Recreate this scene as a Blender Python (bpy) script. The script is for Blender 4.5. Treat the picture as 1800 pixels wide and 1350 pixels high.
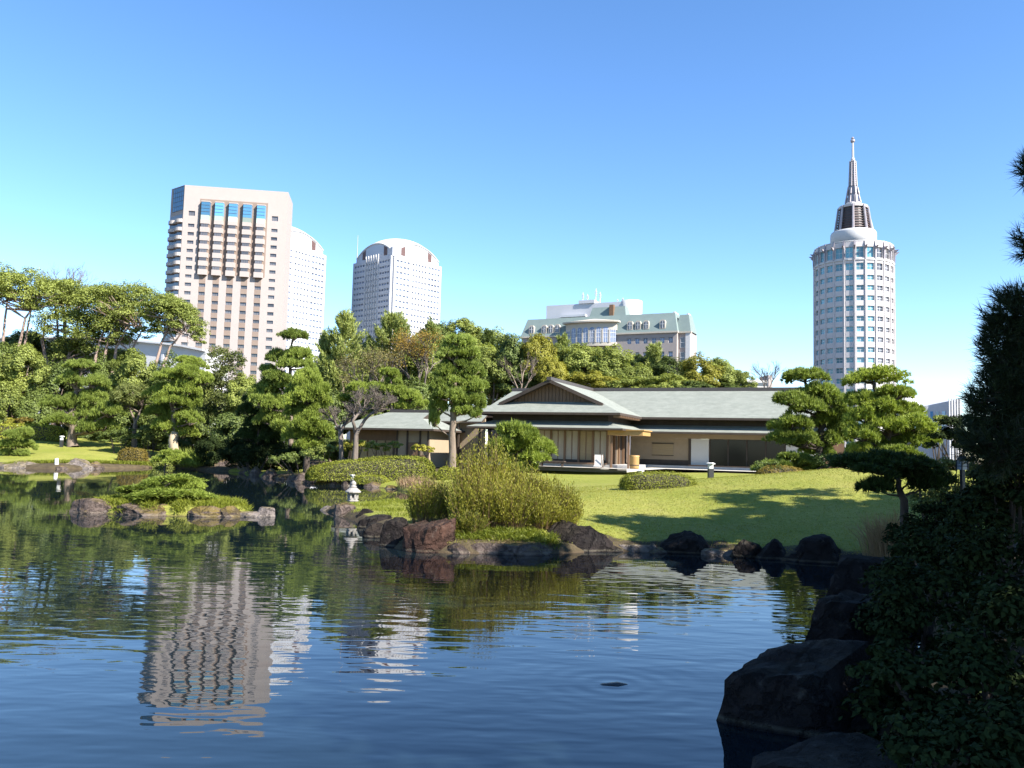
import bpy, bmesh, math, random
import numpy as np
from mathutils import Vector, Matrix, noise as mnoise

for o in list(bpy.data.objects):
    bpy.data.objects.remove(o)
scene = bpy.context.scene
COL = scene.collection
rad = math.radians

# ------------------------------------------------------------------ camera
EYE = Vector((0.0, 0.0, 2.5))
FPX, PITCH, ROLL = 1450.0, rad(4.46), rad(1.5)      # focal length in photo pixels (1800 wide)
CF = Vector((0, math.cos(PITCH), math.sin(PITCH)))
CU0 = Vector((0, -math.sin(PITCH), math.cos(PITCH)))
CR0 = Vector((1, 0, 0))
CR = CR0 * math.cos(ROLL) + CU0 * math.sin(ROLL)
CU = CU0 * math.cos(ROLL) - CR0 * math.sin(ROLL)
cam_data = bpy.data.cameras.new('camera')
cam = bpy.data.objects.new('camera', cam_data)
COL.objects.link(cam)
cam_data.sensor_fit = 'HORIZONTAL'
cam_data.sensor_width = 36.0
cam_data.lens = FPX / 1800.0 * 36.0
cam_data.clip_start = 0.1
cam_data.clip_end = 20000.0
cam.matrix_world = Matrix(((CR.x, CU.x, -CF.x, EYE.x), (CR.y, CU.y, -CF.y, EYE.y),
                           (CR.z, CU.z, -CF.z, EYE.z), (0, 0, 0, 1)))
scene.camera = cam

# ------------------------------------------------------------------ light
SUN_AZ, SUN_EL = rad(53.0), rad(38.0)     # azimuth measured from 'behind the camera' towards the right
TO_SUN = Vector((math.sin(SUN_AZ) * math.cos(SUN_EL), -math.cos(SUN_AZ) * math.cos(SUN_EL), math.sin(SUN_EL)))
world = bpy.data.worlds.new('World')
scene.world = world
world.use_nodes = True
wn = world.node_tree
wn.nodes.clear()
w_out = wn.nodes.new('ShaderNodeOutputWorld')
w_bg = wn.nodes.new('ShaderNodeBackground')
w_sky = wn.nodes.new('ShaderNodeTexSky')
w_sky.sky_type = 'NISHITA'
w_sky.sun_disc = False
w_sky.sun_elevation = SUN_EL
w_sky.sun_rotation = math.atan2(TO_SUN.x, TO_SUN.y)
w_sky.altitude = 1200
w_sky.air_density = 0.95
w_sky.dust_density = 0.1
w_sky.ozone_density = 1.6
w_bg.inputs['Strength'].default_value = 0.105
w_hs = wn.nodes.new('ShaderNodeHueSaturation')
w_hs.inputs['Hue'].default_value = 0.503
w_hs.inputs['Saturation'].default_value = 1.2
wn.links.new(w_sky.outputs['Color'], w_hs.inputs['Color'])
wn.links.new(w_hs.outputs['Color'], w_bg.inputs['Color'])
wn.links.new(w_bg.outputs['Background'], w_out.inputs['Surface'])
sun_data = bpy.data.lights.new('sun', 'SUN')
sun_data.energy = 5.0
sun_data.angle = rad(0.53)
sun_data.color = (1.0, 0.955, 0.89)
sun = bpy.data.objects.new('sun', sun_data)
COL.objects.link(sun)
sun.rotation_euler = TO_SUN.to_track_quat('Z', 'Y').to_euler()
sun.location = TO_SUN * 200
scene.view_settings.view_transform = 'Standard'
scene.view_settings.look = 'None'
scene.view_settings.gamma = 1.0
scene.view_settings.exposure = 1.6
scene.view_settings.use_curve_mapping = False
scene.render.engine = 'CYCLES'
scene.cycles.max_bounces = 6
scene.cycles.diffuse_bounces = 3
scene.cycles.glossy_bounces = 3
scene.cycles.transmission_bounces = 4
scene.cycles.transparent_max_bounces = 4
scene.cycles.use_denoising = True
scene.cycles.sample_clamp_indirect = 4.0

# ------------------------------------------------------------------ layout helpers (photo -> place)
def W(px, py, d):
    """point seen at photo pixel (px, py) that lies d metres ahead"""
    v = CF + CR * ((px - 900) / FPX) - CU * ((py - 675) / FPX)
    return EYE + v * (d / v.y)

def G(px, py, z=0.0):
    v = CF + CR * ((px - 900) / FPX) - CU * ((py - 675) / FPX)
    return EYE + v * ((z - EYE.z) / v.z)

def X(px, d, z=1.0):
    vF = d * CF.y + (z - EYE.z) * CF.z
    vU = d * CU0.y + (z - EYE.z) * CU0.z
    return ((px - 900) / FPX * vF - math.sin(ROLL) * vU) / math.cos(ROLL)

# ------------------------------------------------------------------ object helpers
def tag(o, label=None, cat=None, group=None, kind=None):
    if label: o['label'] = label
    if cat: o['category'] = cat
    if group: o['group'] = group
    if kind: o['kind'] = kind
    return o

def empty(name, loc, rz=0.0, label=None, cat=None, group=None):
    o = bpy.data.objects.new(name, None)
    COL.objects.link(o)
    o.location = loc
    o.rotation_euler = (0, 0, rz)
    o.empty_display_size = 0.2
    return tag(o, label, cat, group)

def link_mesh(name, me, parent=None, loc=None, rot=None, scale=None):
    o = bpy.data.objects.new(name, me)
    COL.objects.link(o)
    if parent: o.parent = parent
    if loc is not None: o.location = loc
    if rot is not None: o.rotation_euler = rot
    if scale is not None: o.scale = scale
    return o

class MB:
    """collects faces, then builds ONE mesh object"""
    def __init__(s):
        s.v, s.f, s.m = [], [], []
    def face(s, pts, m=0):
        n = len(s.v)
        s.v.extend([tuple(p) for p in pts])
        s.f.append(tuple(range(n, n + len(pts))))
        s.m.append(m)
    def box(s, x0, x1, y0, y1, z0, z1, m=0):
        n = len(s.v)
        s.v += [(x0, y0, z0), (x1, y0, z0), (x1, y1, z0), (x0, y1, z0), (x0, y0, z1), (x1, y0, z1), (x1, y1, z1), (x0, y1, z1)]
        s.f += [(n, n+3, n+2, n+1), (n+4, n+5, n+6, n+7), (n, n+1, n+5, n+4), (n+1, n+2, n+6, n+5), (n+2, n+3, n+7, n+6), (n+3, n, n+4, n+7)]
        s.m += [m] * 6
        return s
    def slab(s, top, thick, m=0, side=None, under=None):
        """polygon given by its top outline, given thickness straight down"""
        side = m if side is None else side
        under = side if under is None else under
        bot = [(p[0], p[1], p[2] - thick) for p in top]
        s.face(top, m)
        s.face(bot[::-1], under)
        k = len(top)
        for i in range(k):
            j = (i + 1) % k
            s.face([top[i], bot[i], bot[j], top[j]], side)
        return s
    def prism(s, poly, z0, z1, m=0, cap=None):
        k = len(poly)
        lo = [(p[0], p[1], z0) for p in poly]; hi = [(p[0], p[1], z1) for p in poly]
        s.face(hi, m if cap is None else cap); s.face(lo[::-1], m)
        for i in range(k):
            j = (i + 1) % k
            s.face([lo[i], lo[j], hi[j], hi[i]], m)
        return s
    def lathe(s, prof, n=16, m=0, c=(0, 0)):
        base = len(s.v)
        for r, z in prof:
            for i in range(n):
                a = 2 * math.pi * i / n
                s.v.append((c[0] + r * math.cos(a), c[1] + r * math.sin(a), z))
        for k in range(len(prof) - 1):
            for i in range(n):
                j = (i + 1) % n
                s.f.append((base + k*n + i, base + k*n + j, base + (k+1)*n + j, base + (k+1)*n + i)); s.m.append(m)
        s.f.append(tuple(base + (len(prof)-1)*n + i for i in range(n))); s.m.append(m)
        s.f.append(tuple(base + n - 1 - i for i in range(n))); s.m.append(m)
        return s
    def tube(s, pts, radii, n=6, m=0):
        pts = [Vector(p) for p in pts]
        base = len(s.v)
        for i, p in enumerate(pts):
            t = (pts[min(i+1, len(pts)-1)] - pts[max(i-1, 0)])
            if t.length < 1e-6: t = Vector((0, 0, 1))
            t.normalize()
            a = t.cross(Vector((0.31, 0.95, 0.05)))
            if a.length < 1e-3: a = t.cross(Vector((1, 0, 0)))
            a.normalize(); b = t.cross(a)
            r = radii[i] if hasattr(radii, '__len__') else radii
            for k in range(n):
                an = 2 * math.pi * k / n
                q = p + a * (r * math.cos(an)) + b * (r * math.sin(an))
                s.v.append((q.x, q.y, q.z))
        for i in range(len(pts) - 1):
            for k in range(n):
                j = (k + 1) % n
                s.f.append((base + i*n + k, base + i*n + j, base + (i+1)*n + j, base + (i+1)*n + k)); s.m.append(m)
        s.f.append(tuple(base + (len(pts)-1)*n + k for k in range(n))); s.m.append(m)
        return s
    def mesh(s, name, mats, smooth=False):
        me = bpy.data.meshes.new(name)
        me.from_pydata(s.v, [], s.f)
        for mt in (mats if isinstance(mats, (list, tuple)) else [mats]):
            me.materials.append(mt)
        me.polygons.foreach_set('material_index', s.m)
        if smooth:
            me.polygons.foreach_set('use_smooth', [True] * len(s.f))
        me.update()
        return me
    def build(s, name, mats, parent=None, smooth=False, loc=None):
        return link_mesh(name, s.mesh(name, mats, smooth), parent, loc)

def np_mesh(name, verts, k, mat, smooth=False):
    """verts (N*k,3): N separate k-gons"""
    nv = len(verts); nf = nv // k
    me = bpy.data.meshes.new(name)
    me.vertices.add(nv)
    me.vertices.foreach_set('co', np.ascontiguousarray(verts, dtype=np.float32).ravel())
    me.loops.add(nv)
    me.loops.foreach_set('vertex_index', np.arange(nv, dtype=np.int32))
    me.polygons.add(nf)
    me.polygons.foreach_set('loop_start', np.arange(0, nv, k, dtype=np.int32))
    me.polygons.foreach_set('loop_total', np.full(nf, k, dtype=np.int32))
    me.materials.append(mat)
    me.update(calc_edges=True)
    return me

# ------------------------------------------------------------------ materials
def nodes_of(m):
    m.use_nodes = True
    nt = m.node_tree
    nt.nodes.clear()
    out = nt.nodes.new('ShaderNodeOutputMaterial')
    return nt, out

def ramp(nt, fac, stops):
    r = nt.nodes.new('ShaderNodeValToRGB')
    el = r.color_ramp.elements
    while len(el) < len(stops): el.new(0.5)
    for e, (p, c) in zip(el, stops):
        e.position = p; e.color = (c[0], c[1], c[2], 1)
    nt.links.new(fac, r.inputs['Fac'])
    return r.outputs['Color']

def noise_tex(nt, scale, detail=4, rough=0.6, vec=None, dist=0.0):
    t = nt.nodes.new('ShaderNodeTexNoise')
    t.inputs['Scale'].default_value = scale
    t.inputs['Detail'].default_value = detail
    t.inputs['Roughness'].default_value = rough
    t.inputs['Distortion'].default_value = dist
    if vec is not None: nt.links.new(vec, t.inputs['Vector'])
    return t.outputs['Fac']

def mapping(nt, src, scale):
    mp = nt.nodes.new('ShaderNodeMapping')
    mp.inputs['Scale'].default_value = scale
    nt.links.new(src, mp.inputs['Vector'])
    return mp.outputs['Vector']

def math_n(nt, op, a, b=None, clamp=False):
    n = nt.nodes.new('ShaderNodeMath'); n.operation = op; n.use_clamp = clamp
    for i, v in enumerate((a, b)):
        if v is None: continue
        if hasattr(v, 'is_output'): nt.links.new(v, n.inputs[i])
        else: n.inputs[i].default_value = v
    return n.outputs[0]

def mixc(nt, fac, a, b, mode='MIX'):
    n = nt.nodes.new('ShaderNodeMix'); n.data_type = 'RGBA'; n.blend_type = mode
    for s, v in ((n.inputs[0], fac), (n.inputs[6], a), (n.inputs[7], b)):
        if hasattr(v, 'is_output'): nt.links.new(v, s)
        elif isinstance(v, (int, float)): s.default_value = v
        else: s.default_value = (v[0], v[1], v[2], 1)
    return n.outputs[2]

def surf(name, c1, c2=None, scale=3.0, rough=0.7, bump=0.0, bscale=None, stretch=(1, 1, 1), metal=0.0, spec=0.5, dirt=None):
    """generic two-tone surface with grain and fine relief"""
    m = bpy.data.materials.new(name)
    nt, out = nodes_of(m)
    bs = nt.nodes.new('ShaderNodeBsdfPrincipled')
    tc = nt.nodes.new('ShaderNodeTexCoord')
    vec = mapping(nt, tc.outputs['Object'], stretch)
    if c2 is None: c2 = tuple(x * 0.85 for x in c1)
    f = noise_tex(nt, scale, 5, 0.65, vec)
    col = ramp(nt, f, [(0.3, c2), (0.7, c1)])
    if dirt:
        f2 = noise_tex(nt, scale * 0.17, 3, 0.6, vec)
        col = mixc(nt, math_n(nt, 'MULTIPLY', f2, 0.5), col, dirt)
    nt.links.new(col, bs.inputs['Base Color'])
    bs.inputs['Roughness'].default_value = rough
    bs.inputs['Metallic'].default_value = metal
    bs.inputs['Specular IOR Level'].default_value = spec
    if bump:
        b = nt.nodes.new('ShaderNodeBump')
        b.inputs['Strength'].default_value = 1.0
        b.inputs['Distance'].default_value = bump
        nt.links.new(noise_tex(nt, bscale or scale * 3, 4, 0.6, vec), b.inputs['Height'])
        nt.links.new(b.outputs['Normal'], bs.inputs['Normal'])
    nt.links.new(bs.outputs['BSDF'], out.inputs['Surface'])
    return m

def leaf_mat(name, dark, light, trans=0.3, rough=0.55, patch=0.35, spec=0.25):
    """foliage: every leaf its own tone, plus soft patches of tone over the plant"""
    m = bpy.data.materials.new(name)
    nt, out = nodes_of(m)
    ge = nt.nodes.new('ShaderNodeNewGeometry')
    oi = nt.nodes.new('ShaderNodeObjectInfo')
    f = noise_tex(nt, patch, 2, 0.5, ge.outputs['Position'])
    mixf = math_n(nt, 'ADD', math_n(nt, 'MULTIPLY', ge.outputs['Random Per Island'], 0.55), math_n(nt, 'MULTIPLY', f, 0.6))
    mixf = math_n(nt, 'ADD', mixf, math_n(nt, 'MULTIPLY', math_n(nt, 'SUBTRACT', oi.outputs['Random'], 0.5), 0.3))
    col = ramp(nt, mixf, [(0.15, dark), (0.9, light)])
    bs = nt.nodes.new('ShaderNodeBsdfPrincipled')
    bs.inputs['Roughness'].default_value = rough
    bs.inputs['Specular IOR Level'].default_value = spec
    nt.links.new(col, bs.inputs['Base Color'])
    tr = nt.nodes.new('ShaderNodeBsdfTranslucent')
    nt.links.new(mixc(nt, 1.0, col, (1.0, 1.0, 0.55), 'MULTIPLY'), tr.inputs['Color'])
    mx = nt.nodes.new('ShaderNodeMixShader')
    mx.inputs['Fac'].default_value = trans
    nt.links.new(bs.outputs['BSDF'], mx.inputs[1]); nt.links.new(tr.outputs['BSDF'], mx.inputs[2])
    nt.links.new(mx.outputs['Shader'], out.inputs['Surface'])
    return m

def glass_mat(name, col, rough=0.06, spec=0.8, metal=0.0):
    m = bpy.data.materials.new(name)
    nt, out = nodes_of(m)
    bs = nt.nodes.new('ShaderNodeBsdfPrincipled')
    oi = nt.nodes.new('ShaderNodeObjectInfo')
    c = mixc(nt, oi.outputs['Random'], tuple(x * 0.6 for x in col), tuple(min(1, x * 1.5) for x in col))
    nt.links.new(c, bs.inputs['Base Color'])
    bs.inputs['Roughness'].default_value = rough
    bs.inputs['Metallic'].default_value = metal
    bs.inputs['Specular IOR Level'].default_value = spec
    nt.links.new(bs.outputs['BSDF'], out.inputs['Surface'])
    return m

def rock_mat(name, c1, c2, moss, moss_amt=0.5):
    m = bpy.data.materials.new(name)
    nt, out = nodes_of(m)
    ge = nt.nodes.new('ShaderNodeNewGeometry')
    pos = ge.outputs['Position']
    f = noise_tex(nt, 2.2, 6, 0.7, pos)
    col = ramp(nt, f, [(0.3, c2), (0.72, c1)])
    f2 = noise_tex(nt, 0.9, 4, 0.65, pos)
    sp = nt.nodes.new('ShaderNodeSeparateXYZ'); nt.links.new(ge.outputs['Normal'], sp.inputs[0])
    up = math_n(nt, 'MULTIPLY', math_n(nt, 'ADD', sp.outputs['Z'], 0.25), f2)
    mf = math_n(nt, 'MULTIPLY', math_n(nt, 'SUBTRACT', up, 0.38), 5.0 * moss_amt, clamp=True)
    col = mixc(nt, mf, col, moss)
    sz = nt.nodes.new('ShaderNodeSeparateXYZ'); nt.links.new(pos, sz.inputs[0])
    lichen = math_n(nt, 'MULTIPLY', math_n(nt, 'SUBTRACT', noise_tex(nt, 7.0, 3, 0.5, pos), 0.62), 6.0, clamp=True)
    col = mixc(nt, math_n(nt, 'MULTIPLY', lichen, 0.35), col, mixc(nt, 0.5, col, (0.30, 0.28, 0.23)))
    # the pale scum line the pond leaves on stones
    zz = math_n(nt, 'ADD', sz.outputs['Z'], math_n(nt, 'MULTIPLY', f, 0.05))
    line = math_n(nt, 'SUBTRACT', 1.0, math_n(nt, 'MULTIPLY', math_n(nt, 'ABSOLUTE', math_n(nt, 'SUBTRACT', zz, 0.07)), 30.0), clamp=True)
    line = math_n(nt, 'MAXIMUM', line, 0.0)
    col = mixc(nt, math_n(nt, 'MULTIPLY', line, 0.6), col, mixc(nt, 0.35, col, (0.30, 0.27, 0.19)))
    bs = nt.nodes.new('ShaderNodeBsdfPrincipled')
    nt.links.new(col, bs.inputs['Base Color'])
    bs.inputs['Roughness'].default_value = 0.8; bs.inputs['Specular IOR Level'].default_value = 0.15
    b = nt.nodes.new('ShaderNodeBump'); b.inputs['Distance'].default_value = 0.09; b.inputs['Strength'].default_value = 1.0
    vo = nt.nodes.new('ShaderNodeTexVoronoi'); vo.feature = 'DISTANCE_TO_EDGE'; vo.inputs['Scale'].default_value = 2.4
    wv = nt.nodes.new('ShaderNodeVectorMath'); wv.operation = 'ADD'
    nt.links.new(pos, wv.inputs[0]); nt.links.new(f, wv.inputs[1]); nt.links.new(wv.outputs[0], vo.inputs['Vector'])
    crack = math_n(nt, 'MINIMUM', math_n(nt, 'MULTIPLY', vo.outputs['Distance'], 9.0), 1.0)
    nt.links.new(math_n(nt, 'ADD', noise_tex(nt, 6.0, 6, 0.7, pos), math_n(nt, 'MULTIPLY', crack, 0.6)), b.inputs['Height'])
    nt.links.new(b.outputs['Normal'], bs.inputs['Normal'])
    nt.links.new(bs.outputs['BSDF'], out.inputs['Surface'])
    return m

M = {}
M['tan'] = surf('tan_cladding', (0.354, 0.308, 0.281), (0.331, 0.287, 0.262), 0.4, 0.85, dirt=(0.299, 0.262, 0.239), spec=0.2)
M['tan_dark'] = surf('tan_panel_brown', (0.221, 0.168, 0.135), (0.201, 0.152, 0.123), 0.4, 0.85, spec=0.2)
M['tan_light'] = surf('balcony_cream', (0.426, 0.385, 0.353), (0.394, 0.353, 0.320), 0.4, 0.85, spec=0.2)
M['white_clad'] = surf('white_cladding', (0.467, 0.467, 0.483), (0.438, 0.438, 0.453), 0.3, 0.7, spec=0.3)
M['white_paint'] = surf('white_paint', (0.513, 0.501, 0.490), (0.467, 0.460, 0.449), 0.5, 0.7, spec=0.3)
M['pale_pink'] = surf('pale_stone_cladding', (0.564, 0.527, 0.512), (0.517, 0.486, 0.471), 0.3, 0.8, dirt=(0.471, 0.430, 0.410), spec=0.2)
M['hotel_wall'] = surf('hotel_render', (0.328, 0.283, 0.258), (0.299, 0.258, 0.238), 0.3, 0.9, dirt=(0.279, 0.246, 0.226), spec=0.2)
M['hotel_cream'] = surf('hotel_cream_trim', (0.459, 0.410, 0.336), (0.426, 0.381, 0.312), 0.5, 0.85, spec=0.2)
M['copper_green'] = surf('copper_green_roofing', (0.165, 0.215, 0.203), (0.14, 0.185, 0.175), 0.5, 0.8, dirt=(0.18, 0.205, 0.195), spec=0.2)
M['louvre'] = surf('rust_brown_steel', (0.10, 0.05, 0.045), (0.07, 0.035, 0.03), 1.0, 0.6)
M['spire'] = surf('spire_grey_metal', (0.34, 0.31, 0.32), (0.27, 0.24, 0.25), 1.0, 0.5, metal=0.2)
M['glass_dark'] = glass_mat('window_glass_dark', (0.085, 0.082, 0.085))
M['glass_blue'] = glass_mat('window_glass_blue', (0.07, 0.20, 0.34), 0.08, 0.8)
M['glass_teal'] = glass_mat('window_glass_teal', (0.10, 0.26, 0.30), 0.08, 0.8)
M['glass_pale'] = glass_mat('window_glass_pale', (0.30, 0.36, 0.30), 0.15, 0.6)
M['glass_far'] = glass_mat('window_glass_far', (0.16, 0.20, 0.30), 0.2, 0.5)
M['frame_dark'] = surf('frame_dark_bronze', (0.06, 0.05, 0.045), None, 3, 0.5)
M['frame_white'] = surf('frame_white', (0.62, 0.62, 0.62), None, 3, 0.5)
M['concrete'] = surf('concrete', (0.42, 0.40, 0.38), (0.34, 0.33, 0.31), 2.0, 0.85, 0.004)
M['wood_dark'] = surf('weathered_dark_timber', (0.055, 0.038, 0.026), (0.035, 0.024, 0.017), 3.0, 0.75, 0.003, stretch=(1, 1, 0.15))
M['wood_mid'] = surf('brown_timber', (0.17, 0.095, 0.05), (0.12, 0.068, 0.036), 4.0, 0.65, 0.003, stretch=(1, 1, 0.12))
M['wood_gold'] = surf('fresh_cypress_timber', (0.36, 0.215, 0.075), (0.30, 0.175, 0.058), 3.0, 0.6, 0.002, stretch=(0.2, 1, 1))
M['plaster'] = surf('earth_plaster', (0.315, 0.240, 0.155), (0.275, 0.210, 0.135), 2.0, 0.9, 0.003, dirt=(0.22, 0.17, 0.115))
M['plaster_white'] = surf('white_plaster', (0.531, 0.517, 0.487), (0.487, 0.473, 0.443), 2.0, 0.85, 0.002)
M['paper'] = surf('paper_screen', (0.335, 0.285, 0.215), (0.30, 0.255, 0.195), 2.0, 0.7)
M['reed_blind'] = surf('bamboo_blind', (0.30, 0.225, 0.125), (0.24, 0.18, 0.10), 6.0, 0.8, 0.004, stretch=(0.2, 0.2, 6))
M['bark'] = surf('bark_grey_brown', (0.20, 0.15, 0.11), (0.10, 0.075, 0.055), 4.0, 0.9, 0.03, stretch=(1, 1, 0.3))
M['bark_pale'] = surf('bark_pale_pinkish', (0.33, 0.235, 0.185), (0.19, 0.13, 0.10), 3.0, 0.9, 0.03, stretch=(1, 1, 0.3))
M['bark_dark'] = surf('bark_black_pine', (0.07, 0.052, 0.04), (0.035, 0.026, 0.02), 5.0, 0.95, 0.04, stretch=(1, 1, 0.4))
M['twig'] = surf('bare_twig_bark', (0.145, 0.115, 0.092), (0.095, 0.075, 0.06), 4.0, 0.9)
M['straw'] = surf('straw_trunk_wrap', (0.42, 0.34, 0.22), (0.34, 0.27, 0.17), 8.0, 0.95, 0.02)
M['granite'] = surf('lantern_granite', (0.308, 0.282, 0.256), (0.236, 0.217, 0.197), 9.0, 0.85, 0.01, dirt=(0.190, 0.177, 0.151))
M['metal_black'] = surf('black_lamp_metal', (0.025, 0.025, 0.025), None, 4, 0.45)
M['lamp_glass'] = surf('frosted_lamp_panel', (0.465, 0.465, 0.450), (0.413, 0.413, 0.398), 3, 0.4)
M['rock'] = rock_mat('bank_stone', (0.15, 0.112, 0.092), (0.055, 0.041, 0.036), (0.13, 0.095, 0.028), 0.8)
M['rock_grey'] = rock_mat('grey_bank_stone', (0.23, 0.195, 0.175), (0.105, 0.088, 0.08), (0.17, 0.13, 0.045), 0.5)
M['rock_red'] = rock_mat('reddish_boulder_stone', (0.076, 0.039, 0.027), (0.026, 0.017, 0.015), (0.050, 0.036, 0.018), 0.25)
M['rock_shade'] = rock_mat('shade_toned_boulder_stone', (0.026, 0.0195, 0.0175), (0.011, 0.009, 0.0085), (0.034, 0.027, 0.013), 0.25)  # stone with the shade of the bank put into its colour
M['pine'] = leaf_mat('pine_needles', (0.067, 0.101, 0.016), (0.280, 0.342, 0.067), 0.32)
M['pine_yellow'] = leaf_mat('pine_needles_fresh', (0.078, 0.118, 0.016), (0.330, 0.392, 0.067), 0.32)
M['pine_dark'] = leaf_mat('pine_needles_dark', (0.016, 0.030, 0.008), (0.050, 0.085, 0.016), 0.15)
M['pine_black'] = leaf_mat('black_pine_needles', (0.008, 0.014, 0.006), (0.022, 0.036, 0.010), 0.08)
M['conifer'] = leaf_mat('conifer_needles', (0.091, 0.121, 0.031), (0.345, 0.381, 0.103), 0.3)
M['leaf'] = leaf_mat('evergreen_leaves', (0.078, 0.106, 0.020), (0.347, 0.386, 0.090), 0.38)
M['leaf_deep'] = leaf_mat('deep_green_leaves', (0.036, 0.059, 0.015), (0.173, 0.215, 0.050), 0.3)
M['leaf_yellow'] = leaf_mat('yellow_green_leaves', (0.108, 0.113, 0.015), (0.400, 0.373, 0.059), 0.4)
M['leaf_orange'] = leaf_mat('autumn_orange_leaves', (0.17, 0.115, 0.022), (0.36, 0.235, 0.045), 0.40)
M['leaf_brown'] = leaf_mat('dry_brown_leaves', (0.085, 0.080, 0.026), (0.24, 0.205, 0.070), 0.35)
M['leaf_olive'] = leaf_mat('olive_thin_leaves', (0.063, 0.083, 0.025), (0.207, 0.228, 0.063), 0.42)
M['hedge'] = leaf_mat('clipped_hedge_leaves', (0.105, 0.125, 0.013), (0.340, 0.345, 0.042), 0.30, patch=0.6)
M['hedge_bronze'] = leaf_mat('bronzed_hedge_leaves', (0.077, 0.064, 0.013), (0.243, 0.179, 0.036), 0.33, patch=0.8)
M['hedge_shade'] = leaf_mat('shade_toned_leaves', (0.009, 0.015, 0.005), (0.026, 0.038, 0.011), 0.08, 0.75, spec=0.06)  # shade put into the colour: far darker than real leaves
M['broom'] = leaf_mat('upright_bush_leaves', (0.030, 0.046, 0.006), (0.270, 0.255, 0.034), 0.35, patch=0.9)
M['reed'] = leaf_mat('green_reed_blades', (0.096, 0.134, 0.023), (0.301, 0.346, 0.064), 0.42)
M['dry_reed'] = leaf_mat('dry_reed_stalks', (0.115, 0.070, 0.038), (0.307, 0.205, 0.115), 0.28)
M['grass'] = leaf_mat('grass_blades', (0.079, 0.105, 0.011), (0.231, 0.252, 0.030), 0.42, patch=0.8)
M['inner'] = surf('hedge_twigwork', (0.050, 0.045, 0.020), (0.035, 0.030, 0.014), 3, 0.95)
M['lawn_blade'] = leaf_mat('lawn_blades', (0.139, 0.152, 0.018), (0.271, 0.258, 0.041), 0.38, patch=0.5)

# ================================================================== terrain and pond
def gp(px, py):
    p = G(px, py, 0.0)
    return (p.x, p.y)

POND = [(2.4, 4.4), (-3, 4.2), (-10, 5), (-22, 11), (-40, 26), (-58, 48), (-60, 62),
        gp(0, 822), gp(100, 825), gp(200, 823.5), gp(290, 822.5), gp(340, 825), gp(365, 827), gp(420, 831), gp(475, 839.5),
        gp(530, 847.5), gp(575, 851), gp(620, 854), gp(690, 859), gp(724, 868), gp(730, 879), gp(700, 890), gp(640, 893),
        gp(585, 893), gp(566, 898), gp(600, 909), gp(628, 921), gp(668, 948), gp(690, 966), gp(790, 974), gp(950, 975),
        gp(1075, 970), gp(1170, 972), gp(1300, 979), gp(1400, 988), gp(1480, 994), (8.0, 17.6), (7.0, 14.4), (5.8, 11.6),
        (4.7, 9.6), (3.6, 8.2), (3.0, 7.0), (2.7, 5.6)]
POLY = np.array(POND)
ISL_C = np.array([X(300, 28.9, 0.2), 28.9]); ISL_R = (3.15, 1.95)

def sstep(a, b, x):
    t = np.clip((x - a) / (b - a), 0, 1)
    return t * t * (3 - 2 * t)

def pond_sd(x, y):
    """signed distance to the pond outline, positive on land"""
    x = np.asarray(x, float); y = np.asarray(y, float)
    best = np.full(x.shape, 1e9); inside = np.zeros(x.shape, bool)
    n = len(POLY)
    for i in range(n):
        ax, ay = POLY[i]; bx, by = POLY[(i + 1) % n]
        ex, ey = bx - ax, by - ay
        t = np.clip(((x - ax) * ex + (y - ay) * ey) / (ex * ex + ey * ey), 0, 1)
        d2 = (x - ax - t * ex) ** 2 + (y - ay - t * ey) ** 2
        best = np.minimum(best, d2)
        c = ((ay > y) != (by > y)) & (x < (bx - ax) * (y - ay) / (by - ay + 1e-12) + ax)
        inside ^= c
    d = np.sqrt(best)
    return np.where(inside, -d, d)

def bump(x, y, cx, cy, rx, ry, rot=0.0):
    dx, dy = x - cx, y - cy
    c, s = math.cos(rot), math.sin(rot)
    u, v = (dx * c + dy * s) / rx, (-dx * s + dy * c) / ry
    return np.exp(-(u * u + v * v))

def ell(x, y, cx, cy, rx, ry, soft=0.15):
    r = np.sqrt(((x - cx) / rx) ** 2 + ((y - cy) / ry) ** 2)
    return 1 - sstep(1 - soft, 1 + soft, r)

LX = X(70, 84, 2.4)
def height(x, y):
    x = np.asarray(x, float); y = np.asarray(y, float)
    sd = pond_sd(x, y)
    wob = 0.05 * np.sin(x * 0.9 + 1.3 * np.sin(y * 0.6)) + 0.04 * np.sin(y * 1.1 + x * 0.5)
    z = -0.8 + 1.0 * sstep(-0.7, 0.35, sd) + 0.12 * sstep(0.1, 1.0, sd)
    z = z + sstep(0.3, 9.0, sd) * 0.55 + sstep(6, 26, sd) * 0.42
    land = sstep(0.0, 2.5, sd)
    z = z + land * wob * 0.5
    # left lawn rising to the trees, right-hand lawn mound, knoll of the bush, right bank
    z = z + sstep(0, 7, sd) * 1.45 * bump(x, y, LX - 8, 90, 22, 13)
    z = z + sstep(0, 5, sd) * 1.15 * bump(x, y, 15.5, 31.5, 8.5, 5.6, -0.25)
    z = z + sstep(0, 2.0, sd) * 0.25 * bump(x, y, -0.6, 22.5, 3.0, 2.2)
    z = z + sstep(0.2, 4, sd) * 0.75 * bump(x, y, 10.5, 9, 5.5, 8)
    z = z - sstep(0, 3, sd) * 0.20 * bump(x, y, -4.2, 28.5, 3.5, 5)
    # the little island
    dx, dy = (x - ISL_C[0]) / ISL_R[0], (y - ISL_C[1]) / ISL_R[1]
    r = np.sqrt(dx * dx + dy * dy)
    z = np.maximum(z, -0.8 + 1.08 * (1 - sstep(0.75, 1.12, r)) + 0.18 * (1 - sstep(0.0, 0.9, r)))
    # far away the land lies flat
    far = sstep(110, 200, np.sqrt(x * x + y * y))
    return z * (1 - far) + 1.3 * far

def gz(x, y):
    return float(height(np.array([x]), np.array([y]))[0])

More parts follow.
